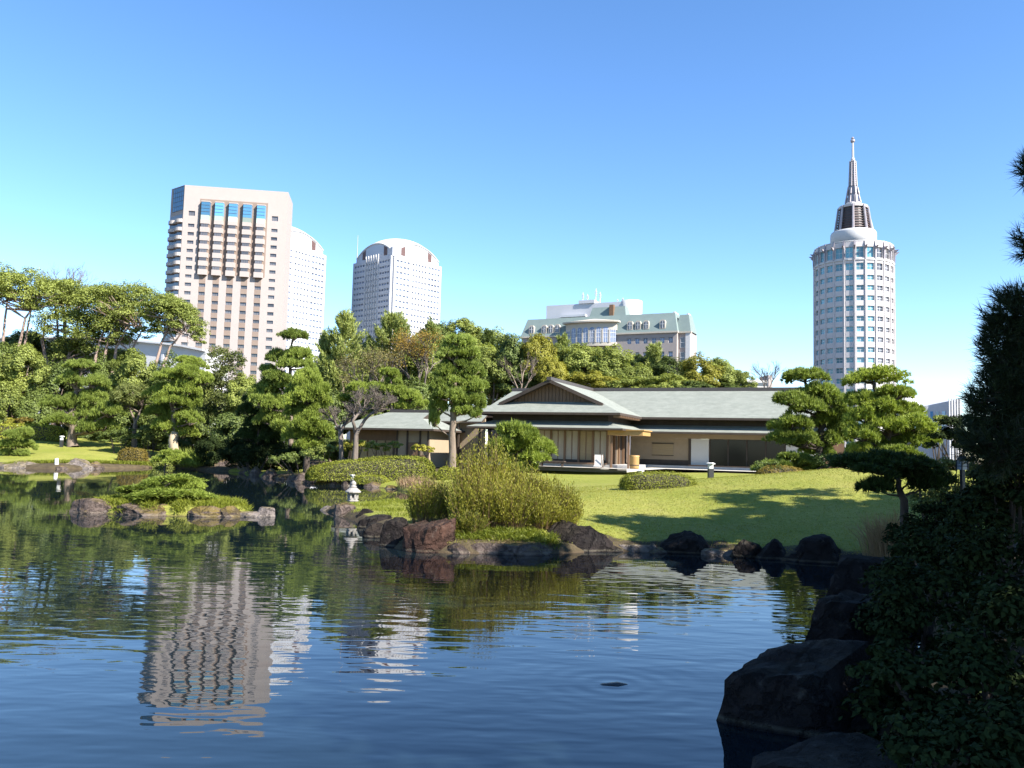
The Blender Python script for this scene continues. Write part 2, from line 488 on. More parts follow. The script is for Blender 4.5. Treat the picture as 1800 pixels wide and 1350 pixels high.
def axis(lo, hi, step, far):
    core = np.arange(lo, hi + step * 0.5, step)
    out, d, p = [], step, hi
    while p < far:
        d *= 1.35; p += d; out.append(p)
    neg, d, p = [], step, lo
    while p > -far:
        d *= 1.35; p -= d; neg.append(p)
    return np.concatenate([np.array(neg[::-1]), core, np.array(out)])

xs = axis(-62, 34, 0.36, 9000.0); ys = axis(2.0, 96, 0.36, 9000.0)
gx, gy = np.meshgrid(xs, ys)
hz = height(gx.ravel(), gy.ravel())
# earth (not lawn) under the woods, round the trunks and on the dark right-hand bank
lawn = np.zeros(gx.size)
fx, fy = gx.ravel(), gy.ravel()
for e in ((LX - 3, 76, 18, 14), (X(480, 60), 64, 7.5, 5.2), (4, 43, 15, 15.5), (11, 34, 11, 11), (1, 26, 9, 8), (-3, 45, 6.5, 6),
          (ISL_C[0], ISL_C[1], 4, 3), (-3, 29, 5, 6), (6.5, 24, 7, 6)):
    lawn = np.maximum(lawn, ell(fx, fy, *e))
lawn = lawn * (1 - ell(fx, fy, 12.5, 10, 6.5, 9.5, 0.2))
sd_g = pond_sd(fx, fy)
lawn = np.where(fy < 34, lawn * sstep(0.35, 0.95, np.maximum(sd_g, 0) + 0.25 * np.sin(fx * 2.3) + 0.2 * (np.hypot((fx - ISL_C[0]) / 4, (fy - ISL_C[1]) / 3) < 1) * 5), lawn)
me = bpy.data.meshes.new('ground')
nx, ny = len(xs), len(ys)
me.vertices.add(nx * ny)
me.vertices.foreach_set('co', np.stack([fx, fy, hz], 1).astype(np.float32).ravel())
ii, jj = np.meshgrid(np.arange(nx - 1), np.arange(ny - 1))
a = (jj * nx + ii).ravel()
q = np.stack([a, a + 1, a + nx + 1, a + nx], 1).astype(np.int32)
me.loops.add(q.size); me.loops.foreach_set('vertex_index', q.ravel())
me.polygons.add(len(q))
me.polygons.foreach_set('loop_start', np.arange(0, q.size, 4, dtype=np.int32))
me.polygons.foreach_set('loop_total', np.full(len(q), 4, dtype=np.int32))
me.polygons.foreach_set('use_smooth', np.ones(len(q), dtype=bool))
at = me.attributes.new('lawn', 'FLOAT', 'POINT'); at.data.foreach_set('value', lawn.astype(np.float32))
me.update(calc_edges=True)

def ground_material():
    m = bpy.data.materials.new('lawn_and_earth')
    nt, out = nodes_of(m)
    ge = nt.nodes.new('ShaderNodeNewGeometry'); pos = ge.outputs['Position']
    big = noise_tex(nt, 0.22, 4, 0.6, pos)
    fine = noise_tex(nt, 7.0, 6, 0.75, pos)
    mow = noise_tex(nt, 1.6, 4, 0.7, mapping(nt, pos, (1, 0.45, 1)))
    c_a = ramp(nt, fine, [(0.28, (0.104, 0.131, 0.016)), (0.75, (0.258, 0.271, 0.042))])
    c_b = ramp(nt, fine, [(0.28, (0.158, 0.172, 0.027)), (0.75, (0.330, 0.312, 0.077))])
    grass = mixc(nt, ramp(nt, big, [(0.36, (0, 0, 0)), (0.64, (1, 1, 1))]), c_a, c_b)
    grass = mixc(nt, math_n(nt, 'MULTIPLY', math_n(nt, 'SUBTRACT', mow, 0.45), 0.9, clamp=True), grass, (0.264, 0.216, 0.068))
    earth = ramp(nt, noise_tex(nt, 2.0, 6, 0.7, pos), [(0.3, (0.035, 0.026, 0.016)), (0.7, (0.105, 0.082, 0.045))])
    at = nt.nodes.new('ShaderNodeAttribute'); at.attribute_name = 'lawn'
    lf = math_n(nt, 'ADD', at.outputs['Fac'], math_n(nt, 'MULTIPLY', math_n(nt, 'SUBTRACT', mow, 0.5), 0.8))
    lf = math_n(nt, 'MULTIPLY', math_n(nt, 'SUBTRACT', lf, 0.4), 5.0, clamp=True)
    worn = noise_tex(nt, 0.55, 5, 0.7, pos, 0.6)
    grass = mixc(nt, math_n(nt, 'MULTIPLY', math_n(nt, 'SUBTRACT', worn, 0.54), 3.0, clamp=True), grass, ramp(nt, fine, [(0.3, (0.15, 0.135, 0.035)), (0.75, (0.31, 0.27, 0.095))]))
    lush = noise_tex(nt, 0.9, 4, 0.65, mapping(nt, pos, (1.0, 0.7, 1.0)), 0.4)
    grass = mixc(nt, math_n(nt, 'MULTIPLY', math_n(nt, 'SUBTRACT', lush, 0.53), 3.0, clamp=True), grass, ramp(nt, fine, [(0.3, (0.075, 0.105, 0.012)), (0.75, (0.185, 0.215, 0.030))]))
    col = mixc(nt, lf, earth, grass)
    sz = nt.nodes.new('ShaderNodeSeparateXYZ'); nt.links.new(pos, sz.inputs[0])
    edge = math_n(nt, 'SUBTRACT', 1.0, math_n(nt, 'MULTIPLY', math_n(nt, 'ADD', sz.outputs['Z'], math_n(nt, 'MULTIPLY', fine, 0.05)), 10.0), clamp=True)
    col = mixc(nt, edge, col, (0.075, 0.052, 0.032))
    bs = nt.nodes.new('ShaderNodeBsdfPrincipled')
    nt.links.new(col, bs.inputs['Base Color'])
    bs.inputs['Roughness'].default_value = 0.9
    bs.inputs['Specular IOR Level'].default_value = 0.15
    b = nt.nodes.new('ShaderNodeBump'); b.inputs['Distance'].default_value = 0.05; b.inputs['Strength'].default_value = 1.0
    nt.links.new(noise_tex(nt, 11.0, 5, 0.8, pos), b.inputs['Height'])
    nt.links.new(b.outputs['Normal'], bs.inputs['Normal'])
    nt.links.new(bs.outputs['BSDF'], out.inputs['Surface'])
    return m
me.materials.append(ground_material())
tag(link_mesh('ground', me), 'mown lawn and bare earth round the pond', kind='structure')

FISH = G(1078, 1203, 0.0)
RING2 = G(1255, 1012, 0.0)
def water_material():
    m = bpy.data.materials.new('pond_water')
    nt, out = nodes_of(m)
    ge = nt.nodes.new('ShaderNodeNewGeometry'); pos = ge.outputs['Position']
    sz = nt.nodes.new('ShaderNodeSeparateXYZ'); nt.links.new(pos, sz.inputs[0])
    # wind ripples, crests mostly across the pond, calmer towards the sheltered far bank
    def rot_map(scale, ang):
        mp = nt.nodes.new('ShaderNodeMapping'); mp.inputs['Scale'].default_value = scale
        mp.inputs['Rotation'].default_value = (0, 0, ang)
        nt.links.new(pos, mp.inputs['Vector']); return mp.outputs['Vector']
    n1 = noise_tex(nt, 1.0, 1.5, 0.45, rot_map((0.85, 2.5, 1), rad(8)), 0.3)
    n2 = noise_tex(nt, 1.0, 1.0, 0.45, rot_map((2.2, 5.5, 1), rad(-14)), 0.2)
    n3 = noise_tex(nt, 1.0, 1.0, 0.4, rot_map((0.35, 0.9, 1), rad(-5)), 0.2)
    h = math_n(nt, 'ADD', math_n(nt, 'MULTIPLY', n1, 0.0072), math_n(nt, 'MULTIPLY', n2, 0.0030))
    h = math_n(nt, 'ADD', h, math_n(nt, 'MULTIPLY', n3, 0.010))
    mr = nt.nodes.new('ShaderNodeMapRange'); mr.interpolation_type = 'SMOOTHSTEP'
    nt.links.new(sz.outputs['Y'], mr.inputs['Value'])
    mr.inputs['From Min'].default_value = 8.0; mr.inputs['From Max'].default_value = 26.0
    mr.inputs['To Min'].default_value = 1.0; mr.inputs['To Max'].default_value = 0.14
    gust = noise_tex(nt, 0.12, 2, 0.5, rot_map((1, 2.0, 1), 0.2))
    amp = math_n(nt, 'MULTIPLY', mr.outputs['Result'], math_n(nt, 'ADD', 0.45, math_n(nt, 'MULTIPLY', gust, 1.1)))
    h = math_n(nt, 'MULTIPLY', h, amp)
    for c, k, amp_r, fall in ((FISH, 24.0, 0.0014, 1.9), (RING2, 15.0, 0.0012, 0.8)):
        vs = nt.nodes.new('ShaderNodeVectorMath'); vs.operation = 'DISTANCE'
        nt.links.new(pos, vs.inputs[0]); vs.inputs[1].default_value = (c.x, c.y, 0)
        d = vs.outputs['Value']
        ring = math_n(nt, 'MULTIPLY', math_n(nt, 'SINE', math_n(nt, 'MULTIPLY', d, k)), math_n(nt, 'POWER', 2.718, math_n(nt, 'MULTIPLY', d, -fall)))
        h = math_n(nt, 'ADD', h, math_n(nt, 'MULTIPLY', ring, amp_r))
    b = nt.nodes.new('ShaderNodeBump'); b.inputs['Strength'].default_value = 1.0; b.inputs['Distance'].default_value = 1.0
    nt.links.new(h, b.inputs['Height'])
    bs = nt.nodes.new('ShaderNodeBsdfPrincipled')
    bs.inputs['Base Color'].default_value = (0.0050, 0.0100, 0.0130, 1)
    bs.inputs['Roughness'].default_value = 0.015
    bs.inputs['IOR'].default_value = 1.45
    nt.links.new(b.outputs['Normal'], bs.inputs['Normal'])
    nt.links.new(bs.outputs['BSDF'], out.inputs['Surface'])
    return m
mb = MB(); mb.face([(-64, 2.5, 0), (14, 2.5, 0), (14, 80, 0), (-64, 80, 0)])
tag(mb.build('pond_water', water_material()), 'dark rippled garden pond reflecting sky and towers', kind='structure')

# ================================================================== buildings
def facade(mb, mapf, uc, zc, holes, depth, m_wall=0, m_rev=0):
    """wall skin with real window openings: cells (i, j) in holes stay open and get reveals"""
    for i in range(len(uc) - 1):
        for j in range(len(zc) - 1):
            u0, u1, z0, z1 = uc[i], uc[i+1], zc[j], zc[j+1]
            if (i, j) not in holes:
                mb.face([mapf(u0, z0, 0), mapf(u1, z0, 0), mapf(u1, z1, 0), mapf(u0, z1, 0)], m_wall)
            else:
                c = [(u0, z0), (u1, z0), (u1, z1), (u0, z1)]
                for k in range(4):
                    (ua, za), (ub, zb) = c[k], c[(k + 1) % 4]
                    mb.face([mapf(ua, za, 0), mapf(ua, za, depth), mapf(ub, zb, depth), mapf(ub, zb, 0)], m_rev)

_WIN = {}
def window_mesh(w, h, glass, frame, nu=2, nv=1, bar=0.07):
    key = (round(w, 2), round(h, 2), glass, frame, nu, nv)
    if key in _WIN: return _WIN[key]
    b = MB()
    b.face([(-w/2, 0, -h/2), (w/2, 0, -h/2), (w/2, 0, h/2), (-w/2, 0, h/2)], 0)
    t = -0.05
    for i in range(nu + 1):
        x = -w/2 + w * i / nu
        b.box(max(-w/2, x - bar/2), min(w/2, x + bar/2), t, -0.004, -h/2, h/2, 1)
    for j in range(nv + 1):
        z = -h/2 + h * j / nv
        b.box(-w/2, w/2, t - 0.003, -0.006, max(-h/2, z - bar/2), min(h/2, z + bar/2), 1)
    _WIN[key] = b.mesh('window', [M[glass], M[frame]])
    return _WIN[key]

def cuts(edges, lo, hi):
    return sorted(set([lo, hi] + [e for p in edges for e in p]))

# ---- tan hotel tower ------------------------------------------------------
def tan_tower():
    p0, p1 = W(325, 325, 296), W(507, 337, 301.5)
    Wd = math.hypot(p1.x - p0.x, p1.y - p0.y); rz = math.atan2(p1.y - p0.y, p1.x - p0.x)
    H = p0.z - 1.3
    t = empty('hotel_tower', (p0.x, p0.y, 1.3), rz, 'tall tan hotel tower with five projecting window bays and blue glass tops', 'tower')
    fl = 3.12
    k = Wd / 656.0
    cols = [(c - 237) * k for c in (290, 378, 463, 550, 640, 727, 815)]
    ww, wh = 2.25, 1.25
    rows = [H - 14.9 - fl * r for r in range(26) if H - 14.9 - fl * r > 3]
    bx0, bx1 = cols[1] - 2.35, cols[5] + 2.35
    zb_top, zb_bot = H - 4.9, H - 14.9 - fl * 5 - 2.6
    # front skin: side piers with openings, recessed panel behind the bays
    mb = MB()
    front = lambda u, z, d: (u, d, z)
    wu = [(c - ww/2, c + ww/2) for c in cols]
    wz = [(z - wh/2, z + wh/2) for z in rows]
    extra = (H - 11.3, H - 9.5)
    uc = cuts(wu + [(bx0, bx1)], 0, Wd)
    zc = cuts(wz + [extra, (zb_bot, zb_top)], 0, H)
    holes, panes = set(), []
    def cell(u0, z0): return (uc.index(u0), zc.index(z0))
    for ci in (0, 6):
        for (z0, z1) in wz:
            holes.add(cell(wu[ci][0], z0)); panes.append((cols[ci], (z0+z1)/2, wh))
        holes.add(cell(wu[ci][0], extra[0])); panes.append((cols[ci], sum(extra)/2, 1.8))
    for ci in range(1, 6):
        for (z0, z1) in wz:
            if z1 < zb_bot:
                holes.add(cell(wu[ci][0], z0)); panes.append((cols[ci], (z0+z1)/2, wh))
    facade(mb, front, uc, zc, holes, 0.45)
    # other faces: chamfered left corner, sides, back, roof
    cx, cy, D = -6.2, 6.6, 15.0
    mb.face([(Wd, 0, 0), (Wd, D, 0), (Wd, D, H), (Wd, 0, H)])
    mb.face([(Wd, D, 0), (cx, D, 0), (cx, D, H), (Wd, D, H)])
    mb.face([(cx, D, 0), (cx, cy, 0), (cx, cy, H), (cx, D, H)])
    mb.face([(cx, cy, 0), (0, 0, 0), (0, 0, H - 0.01), (cx, cy, H - 0.01)])
    mb.face([(0, 0, H), (Wd, 0, H), (Wd, D, H), (cx, D, H), (cx, cy, H)])
    # thin joints of the cladding every third storey
    mb.build('wall', M['tan'], t)
    for (u, z, h) in panes:
        link_mesh('window', window_mesh(ww, h, 'glass_dark', 'frame_dark', 2, 1, 0.06), t, (u, 0.42, z))
    # darker panels under the bays
    pm = {}
    for ci in range(1, 6):
        prev = zb_bot
        for z in [z for z in rows if z + wh/2 < zb_bot]:
            h = round(prev - z - wh/2, 3)
            if h not in pm:
                pm[h] = MB().box(-ww/2, ww/2, -0.03, 0.0, -h/2, h/2).mesh('brown_panel', M['tan_dark'])
            link_mesh('brown_panel', pm[h], t, (cols[ci], -0.004, z + wh/2 + h/2))
            prev = z - wh/2
    # dark trim over the bays; brown sheet paints shade in the gaps between
    b = MB()
    b.box(bx0 + 0.1, bx1 - 0.1, -0.06, -0.01, zb_top - 0.9, zb_top + 0.15)
    b.build('lintel_band', M['tan_dark'], t)
    b = MB(); b.box(bx0 + 0.1, bx1 - 0.1, -0.058, -0.012, zb_bot + 0.4, zb_top - 0.91)
    b.build('recess_shade_panel', M['tan_dark'], t)
    for ci in range(1, 6):
        c = cols[ci]
        bay = MB()
        hw, dp = 1.72, 1.5
        poly = [(c - hw, 0.0), (c - hw + 0.25, -dp), (c + hw - 0.25, -dp), (c + hw, 0.0)]
        zs = []
        zi = zb_top - 0.9
        glass_b = zb_top - 6.1
        bands = [(zi - 0.35, zi)]                       # cap
        winz = [r for r in rows if zb_bot < r < glass_b - 2.3]
        edges = []
        top = zb_top - 7.9
        for r in winz:
            bands.append((r + wh/2, top)); top = r - wh/2
        bands.append((zb_bot, top))
        for (z0, z1) in bands:
            bay.prism(poly[::-1] if False else poly, z0, z1)
        # dark core that carries the bands
        bay.prism([(c - hw + 0.22, 0.0), (c - hw + 0.42, -dp + 0.22), (c + hw - 0.42, -dp + 0.22), (c + hw - 0.22, 0.0)], zb_bot + 0.3, zi - 0.3, 1)
        bo = bay.build('window_bay', [M['tan'], M['tan_dark']], t)
        g = MB(); g.prism([(c - hw + 0.12, -0.01), (c - hw + 0.3, -dp + 0.1), (c + hw - 0.3, -dp + 0.1), (c + hw - 0.12, -0.01)], glass_b, zi - 0.35)
        for q in range(1, 4):
            zq = glass_b + (zi - 0.35 - glass_b) * q / 4
            g.box(c - hw + 0.28, c + hw - 0.28, -dp + 0.02, -dp + 0.09, zq - 0.05, zq + 0.05, 1)
        g.build('bay_top_glass', [M['glass_blue'], M['frame_dark']], bo)
        g = MB(); g.prism([(c - hw + 0.1, -0.012), (c - hw + 0.29, -dp + 0.08), (c + hw - 0.29, -dp + 0.08), (c + hw - 0.1, -0.012)], glass_b - 1.8, glass_b - 0.06)
        g.build('bay_pale_panel', M['glass_pale'], bo)
        for r in winz:
            link_mesh('window', window_mesh(2.5, wh, 'glass_dark', 'frame_dark', 3, 1, 0.06), bo, (c, -dp + 0.19, r))
    # chamfer: blue curtain wall on top, balconies below
    L = math.hypot(cx, cy); ang = math.atan2(-cy, -cx)     # direction from (cx,cy) to (0,0)
    ux, uy = -cx / L, -cy / L; nx_, ny_ = uy, -ux
    def cham(u, z, d): return (cx + ux * u - nx_ * -d, cy + uy * u - ny_ * -d, z)
    g = MB()
    g.face([cham(1.6, H - 9.2, 0.05), cham(L - 0.3, H - 9.2, 0.05), cham(L - 0.3, H - 0.4, 0.05), cham(1.6, H - 0.4, 0.05)], 0)
    for q in range(6):
        u = 1.6 + (L - 1.9) * q / 5
        g.face([cham(u - 0.07, H - 9.2, 0.11), cham(u + 0.07, H - 9.2, 0.11), cham(u + 0.07, H - 0.4, 0.11), cham(u - 0.07, H - 0.4, 0.11)], 1)
    for q in range(6):
        z = H - 9.2 + 8.8 * q / 5
        g.face([cham(1.6, z - 0.07, 0.115), cham(L - 0.3, z - 0.07, 0.115), cham(L - 0.3, z + 0.07, 0.115), cham(1.6, z + 0.07, 0.115)], 1)
    g.build('corner_curtain_glass', [M['glass_blue'], M['frame_dark']], t)
    zz = H - 12.6
    while zz > 20:
        for (ua, ub) in ((0.3, L * 0.48), (L * 0.52, L - 0.25)):
            b = MB()
            n = 6
            outer = []
            for q in range(n + 1):
                u = ua + (ub - ua) * q / n
                outer.append((u, 0.5 + 0.85 * math.sin(math.pi * q / n) ** 0.6))
            pts = [cham(ua, 0, 0.0)] + [cham(u, 0, d) for u, d in outer] + [cham(ub, 0, 0.0)]
            b.prism([(p[0], p[1]) for p in pts], zz - 1.25, zz)
            b.build('balcony', M['tan_light'], t)
        g = MB(); g.face([cham(0.6, zz, 0.03), cham(L - 0.6, zz, 0.03), cham(L - 0.6, zz + 1.8, 0.03), cham(0.6, zz + 1.8, 0.03)])
        g.build('balcony_door_glass', M['glass_dark'], t)
        zz -= fl
    b = MB(); b.box(8, Wd - 8, 6, 12, H, H + 0.5)
    b.build('roof_plant', M['concrete'], t)
tan_tower()

# ---- the pair of white office towers -------------------------------------
M['glass_pale_far'] = glass_mat('window_glass_pale_far', (0.36, 0.38, 0.41), 0.3, 0.4)
def office_tower(px, d, rot, label, first):
    base = Vector((X(px, d, 1.3), d, 1.3))
    t = empty('office_tower', base, rot, label, 'tower', 'white office towers with vaulted tops')
    S, Hc, Hs = 24.2, 155.0, 136.0
    SI = 21.6                                   # upper storeys step in at the corners
    fl = 4.15
    def roof_z(x, y): return Hc - 11.0 * ((x * x + y * y) / (SI * SI * 1.55)) ** 1.25
    # local: two visible faces meet at the corner (0,-) ; faces: A normal (-1,-1)/√2 rotated => use axis-aligned then rotate empty 45°
    wall = MB()
    def front_map(u, z, dd): return (u, -S + dd, z)
    def right_map(u, z, dd): return (S - dd, u, z)
    zrows = [Hs + 5.0 - fl * r for r in range(30) if Hs + 5.0 - fl * r > 40]
    wz = [(z - 0.75, z + 0.75) for z in zrows if z + 1 < Hs]
    strip = [(-20.5 + 3.3 * i, -20.5 + 3.3 * i + 2.3) for i in range(4)] + [(-5.6 + 2.9 * i, -5.6 + 2.9 * i + 1.5) for i in range(5)] + [(9.6 + 3.0 * i, 9.6 + 3.0 * i + 2.3) for i in range(4)]
    uc = cuts(strip, -S + 1.8, S - 1.8); zc = cuts(wz, 0, Hs)
    holes = set((uc.index(s[0]), zc.index(z[0])) for s in strip for z in wz)
    facade(wall, front_map, uc, zc, holes, 0.7)
    facade(wall, lambda u, z, dd: right_map(u, z, dd), uc, zc, holes, 0.7)
    # notched corners of the shaft
    c = S - 1.8
    for (sx, sy) in ((1, -1), (1, 1), (-1, 1), (-1, -1)):
        pts = [(sx * S, sy * c), (sx * c, sy * c), (sx * c, sy * S)]
        for p, q2 in ((pts[0], pts[1]), (pts[1], pts[2])):
            wall.face([(p[0], p[1], 0), (q2[0], q2[1], 0), (q2[0], q2[1], Hs), (p[0], p[1], Hs)])
    wall.face([(-S, -c, 0), (-S, c, 0), (-S, c, Hs), (-S, -c, Hs)])
    wall.face([(c, S, 0), (-c, S, 0), (-c, S, Hs), (c, S, Hs)])
    for (z) in (Hs,):
        wall.face([(-S, -c, z), (-c, -c, z), (-c, -S, z), (c, -S, z), (c, -c, z), (S, -c, z), (S, c, z), (c, c, z), (c, S, z), (-c, S, z), (-c, c, z), (-S, c, z)])
    wall.build('wall', M['white_clad'], t)
    # glass behind the openings, one pane per opening on the two faces seen
    wm = {}
    n = 0
    rest = MB()
    for face in (0, 1):
        for zi, (z0, z1) in enumerate(wz):
            for (u0, u1) in strip:
                w, h = u1 - u0, z1 - z0
                if n < 300 and zi < 14:
                    me_ = window_mesh(w, h, 'glass_far', 'frame_white', 1, 1, 0.08)
                    if face == 0: link_mesh('window', me_, t, ((u0+u1)/2, -S + 0.66, (z0+z1)/2))
                    else: link_mesh('window', me_, t, (S - 0.66, (u0+u1)/2, (z0+z1)/2), (0, 0, math.pi/2))
                    n += 1
                else:
                    mp = front_map if face == 0 else right_map
                    rest.face([mp(u0, z0, 0.66), mp(u1, z0, 0.66), mp(u1, z1, 0.66), mp(u0, z1, 0.66)])
    tag(rest.build('window_rows', M['glass_far'], t), kind='stuff')
    # fins between the middle bays
    for face in (0, 1):
        for i in range(6):
            u = -6.35 + 2.9 * i
            b = MB()
            if face == 0: b.box(u - 0.3, u + 0.3, -S - 0.7, -S, 2, Hs + 3.0)
            else: b.box(S, S + 0.45, u - 0.3, u + 0.3, 2, Hs + 3.0)
            b.build('fin', M['white_paint'], t)
    # inset top with arched heads, glass tympanum and louvre holes
    top = MB()
    N = 24
    g = [(-SI + 2 * SI * i / N) for i in range(N + 1)]
    for i in range(N):
        for j in range(N):
            x0, x1, y0, y1 = g[i], g[i+1], g[j], g[j+1]
            top.face([(x0, y0, roof_z(x0, y0)), (x1, y0, roof_z(x1, y0)), (x1, y1, roof_z(x1, y1)), (x0, y1, roof_z(x0, y1))], 1)
    for i in range(N):
        for s in (-1, 1):
            a, b_ = g[i], g[i+1]
            za, zb = roof_z(a, SI), roof_z(b_, SI)
            top.face([(a, s * SI, Hs), (b_, s * SI, Hs), (b_, s * SI, zb), (a, s * SI, za)], 0)
            top.face([(s * SI, a, Hs), (s * SI, b_, Hs), (s * SI, b_, zb), (s * SI, a, za)], 0)
    to = top.build('vaulted_top', [M['white_clad'], M['white_paint']], t)
    for face in (0, 1):
        fm = (lambda u, z, o: (u, -SI - o, z)) if face == 0 else (lambda u, z, o: (SI + o, u, z))
        b = MB()
        n2 = 14
        for i in range(n2):
            a0 = -10.5 + 21.0 * i / n2; a1 = -10.5 + 21.0 * (i + 1) / n2
            b.face([fm(a0, Hs + 3.0, 0.12), fm(a1, Hs + 3.0, 0.12), fm(a1, roof_z(a1, SI) - 1.3, 0.12), fm(a0, roof_z(a0, SI) - 1.3, 0.12)], 0)
        b.build('arched_glass', M['glass_pale_far'], to)
        for s in (-1, 1):
            b = MB()
            u0, u1 = sorted((s * 10.8, s * 14.6))
            b.face([fm(u0, Hs + 2.0, 0.14), fm(u1, Hs + 2.0, 0.14), fm(u1, roof_z(u1, SI) - 1.4, 0.14), fm(u0, roof_z(u0, SI) - 1.4, 0.14)], 0)
            b.build('louvre_opening', M['louvre'], to)
        # arched rim
        b = MB()
        pts = [fm(g[i], roof_z(g[i], SI) - 0.3, 0.25) for i in range(N + 1)]
        b.tube(pts, 0.45, 5)
        b.build('arched_rim', M['white_paint'], to)
    # corner tower piece facing us
    b = MB(); b.prism([(c - 2.6, -S + 1.0), (S - 0.9, -c + 2.6), (S - 0.9, -c - 0.2), (c + 0.2, -S + 0.9)][::-1], Hs, Hs + 6.5)
    b.build('corner_turret', M['white_clad'], to)
    if first:
        b = MB(); b.tube([(-SI, -SI, Hs), (-SI, -SI, Hs + 22)], [0.35, 0.15], 5)
        b.build('mast', M['spire'], to)
office_tower(687, 612, rad(-45 + 2), 'white office tower with vaulted top, corner towards us, standing free', True)
office_tower(474, 580, rad(-45 + 10), 'white office tower half hidden behind the tan hotel tower', False)

# ---- round hotel tower with spire ----------------------------------------
def round_tower():
    d = 258.0
    k = 258.0 / 1450 / 2.597
    zt = lambda y: W(1501, 220 + y / 2.597, d).z
    base = Vector((X(1503, d + 12, 1.3), d + 12.3, 1.3))
    t = empty('round_tower', base, 0, 'white cylindrical hotel tower with ringed windows and stepped spire', 'tower')
    Z = lambda y: (zt(y) if y > 505 else W(1501, 220 + y / 2.597, d + 12.3).z - (0 if y < 480 else 1.0 * (y - 480) / 25)) - 1.3
    R = 12.3
    NB = 24
    off = rad(-90) + rad(1.6)
    fl = Z(690) - Z(737)
    rows = [(Z(703) - fl * r, Z(680) - fl * r) for r in range(19) if Z(703) - fl * r > 1]
    rows.insert(0, (Z(657), Z(625)))
    rows.insert(0, (Z(600), Z(551)))
    def cyl(u, z, dd):
        a = off + u
        return ((R - dd) * math.cos(a), (R - dd) * math.sin(a), z)
    step = 2 * math.pi / NB
    hw = step * 0.345
    wu = [(i * step - hw, i * step + hw) for i in range(-NB // 2, NB // 2)]
    uc = cuts(wu, -NB // 2 * step - step / 2, (NB // 2 - 1) * step + step / 2)
    zc = cuts(rows, 0, Z(528))
    holes = set((uc.index(u[0]), zc.index(z[0])) for u in wu for z in rows)
    mb = MB(); facade(mb, cyl, uc, zc, holes, 0.5)
    mb.lathe([(R - 0.02, Z(528)), (R - 0.02, Z(528) + 0.02)], 48)
    mb.build('wall', M['pale_pink'], t)
    b = MB()
    for j in range(1, len(zc) - 1):
        pass
    for i in range(-8, 9):
        a = off + i * step
        for ri, (z0, z1) in enumerate(rows):
            w = 2 * (R - 0.4) * math.tan(hw)
            me_ = window_mesh(w, z1 - z0, 'glass_teal' if i < 1 else 'glass_dark', 'frame_white', 2, 2, 0.09)
            r = (R - 0.42) 
            link_mesh('window', me_, t, (r * math.cos(a), r * math.sin(a), (z0 + z1) / 2), (0, 0, a + math.pi / 2))
        # ribs either side of the bay
    for i in range(-9, 9):
        a = off + (i + 0.5) * step
        b = MB()
        r0, r1 = R - 0.1, R + 0.28
        ca, sa = math.cos(a), math.sin(a); tx, ty = -sa * 0.14, ca * 0.14
        b.prism([(r0*ca - tx, r0*sa - ty), (r1*ca - tx, r1*sa - ty), (r1*ca + tx, r1*sa + ty), (r0*ca + tx, r0*sa + ty)], 1.0, Z(600))
        b.build('rib', M['pale_pink'], t)
        b = MB()
        # outward-flaring bracket at the top storey
        def rp(r, s, z): return (r*ca + s*(-sa), r*sa + s*ca, z)
        w = 0.45
        prof = [(R - 0.1, Z(608)), (R + 0.35, Z(608)), (R + 0.5, Z(562)), (R + 1.7, Z(548)), (R + 0.5, Z(548)), (R + 0.15, Z(520)), (R - 0.1, Z(545))]
        L_ = [rp(r, -w/2, z) for r, z in prof]; R_ = [rp(r, w/2, z) for r, z in prof]
        b.face(L_); b.face(R_[::-1])
        for q in range(len(prof)):
            q2 = (q + 1) % len(prof); b.face([L_[q], R_[q], R_[q2], L_[q2]])
        b.build('bracket', M['spire'], t)
    b = MB()
    b.lathe([(R + 0.02, Z(612)), (R + 0.25, Z(612)), (R + 0.25, Z(604)), (R + 0.02, Z(604))], 48)
    b.build('ring_moulding', M['white_paint'], t)
    # roof drum, louvred crown, stepped spire
    b = MB(); b.lathe([(7.2, Z(528) - 0.1), (7.2, Z(494)), (6.9, Z(488)), (5.9, Z(487))], 48); b.lathe([(R - 0.35, Z(527)), (R - 0.1, Z(521)), (R - 0.6, Z(520)), (R - 0.7, Z(527))], 48)
    b.build('roof_drum', M['white_paint'], t, True)
    n = 8
    def ring(r, z, s=0): return [(r * math.cos(rad(22.5) + 2*math.pi*i/n + s), r * math.sin(rad(22.5) + 2*math.pi*i/n + s), z) for i in range(n)]
    b = MB()
    b.lathe([(4.9, Z(487)), (4.0, Z(380))], 24)
    b.build('crown_core', M['frame_dark'], t)
    for q in range(9):
        y = 478 - q * 11.5
        r = 5.5 - (487 - y) * 0.0105
        b = MB(); lo, hi = ring(r, Z(y)), ring(r - 0.05, Z(y) + 0.22)
        for i in range(n):
            j = (i + 1) % n; b.face([lo[i], lo[j], hi[j], hi[i]])
        b.face(hi); b.face(lo[::-1])
        b.build('louvre', M['louvre'], t)
    for i in range(n):
        a = rad(22.5) + 2 * math.pi * i / n
        b = MB(); b.tube([(5.7 * math.cos(a), 5.7 * math.sin(a), Z(487)), (4.55 * math.cos(a), 4.55 * math.sin(a), Z(376))], [0.42, 0.34], 6)
        b.build('crown_post', M['spire'], t)
    b = MB()   # sloping white buttress on the right of the crown
    prof = [(4.4, Z(395)), (5.0, Z(420)), (7.6, Z(514)), (2.5, Z(514)), (2.5, Z(400))]
    for s in (-1.6, 1.6): pass
    L_ = [(r, -1.8, z) for r, z in prof]; R_ = [(r, 1.8, z) for r, z in prof]
    b.face(L_); b.face(R_[::-1])
    for q in range(len(prof)):
        q2 = (q + 1) % len(prof); b.face([L_[q], R_[q], R_[q2], L_[q2]])
    b.build('buttress', M['white_paint'], t)
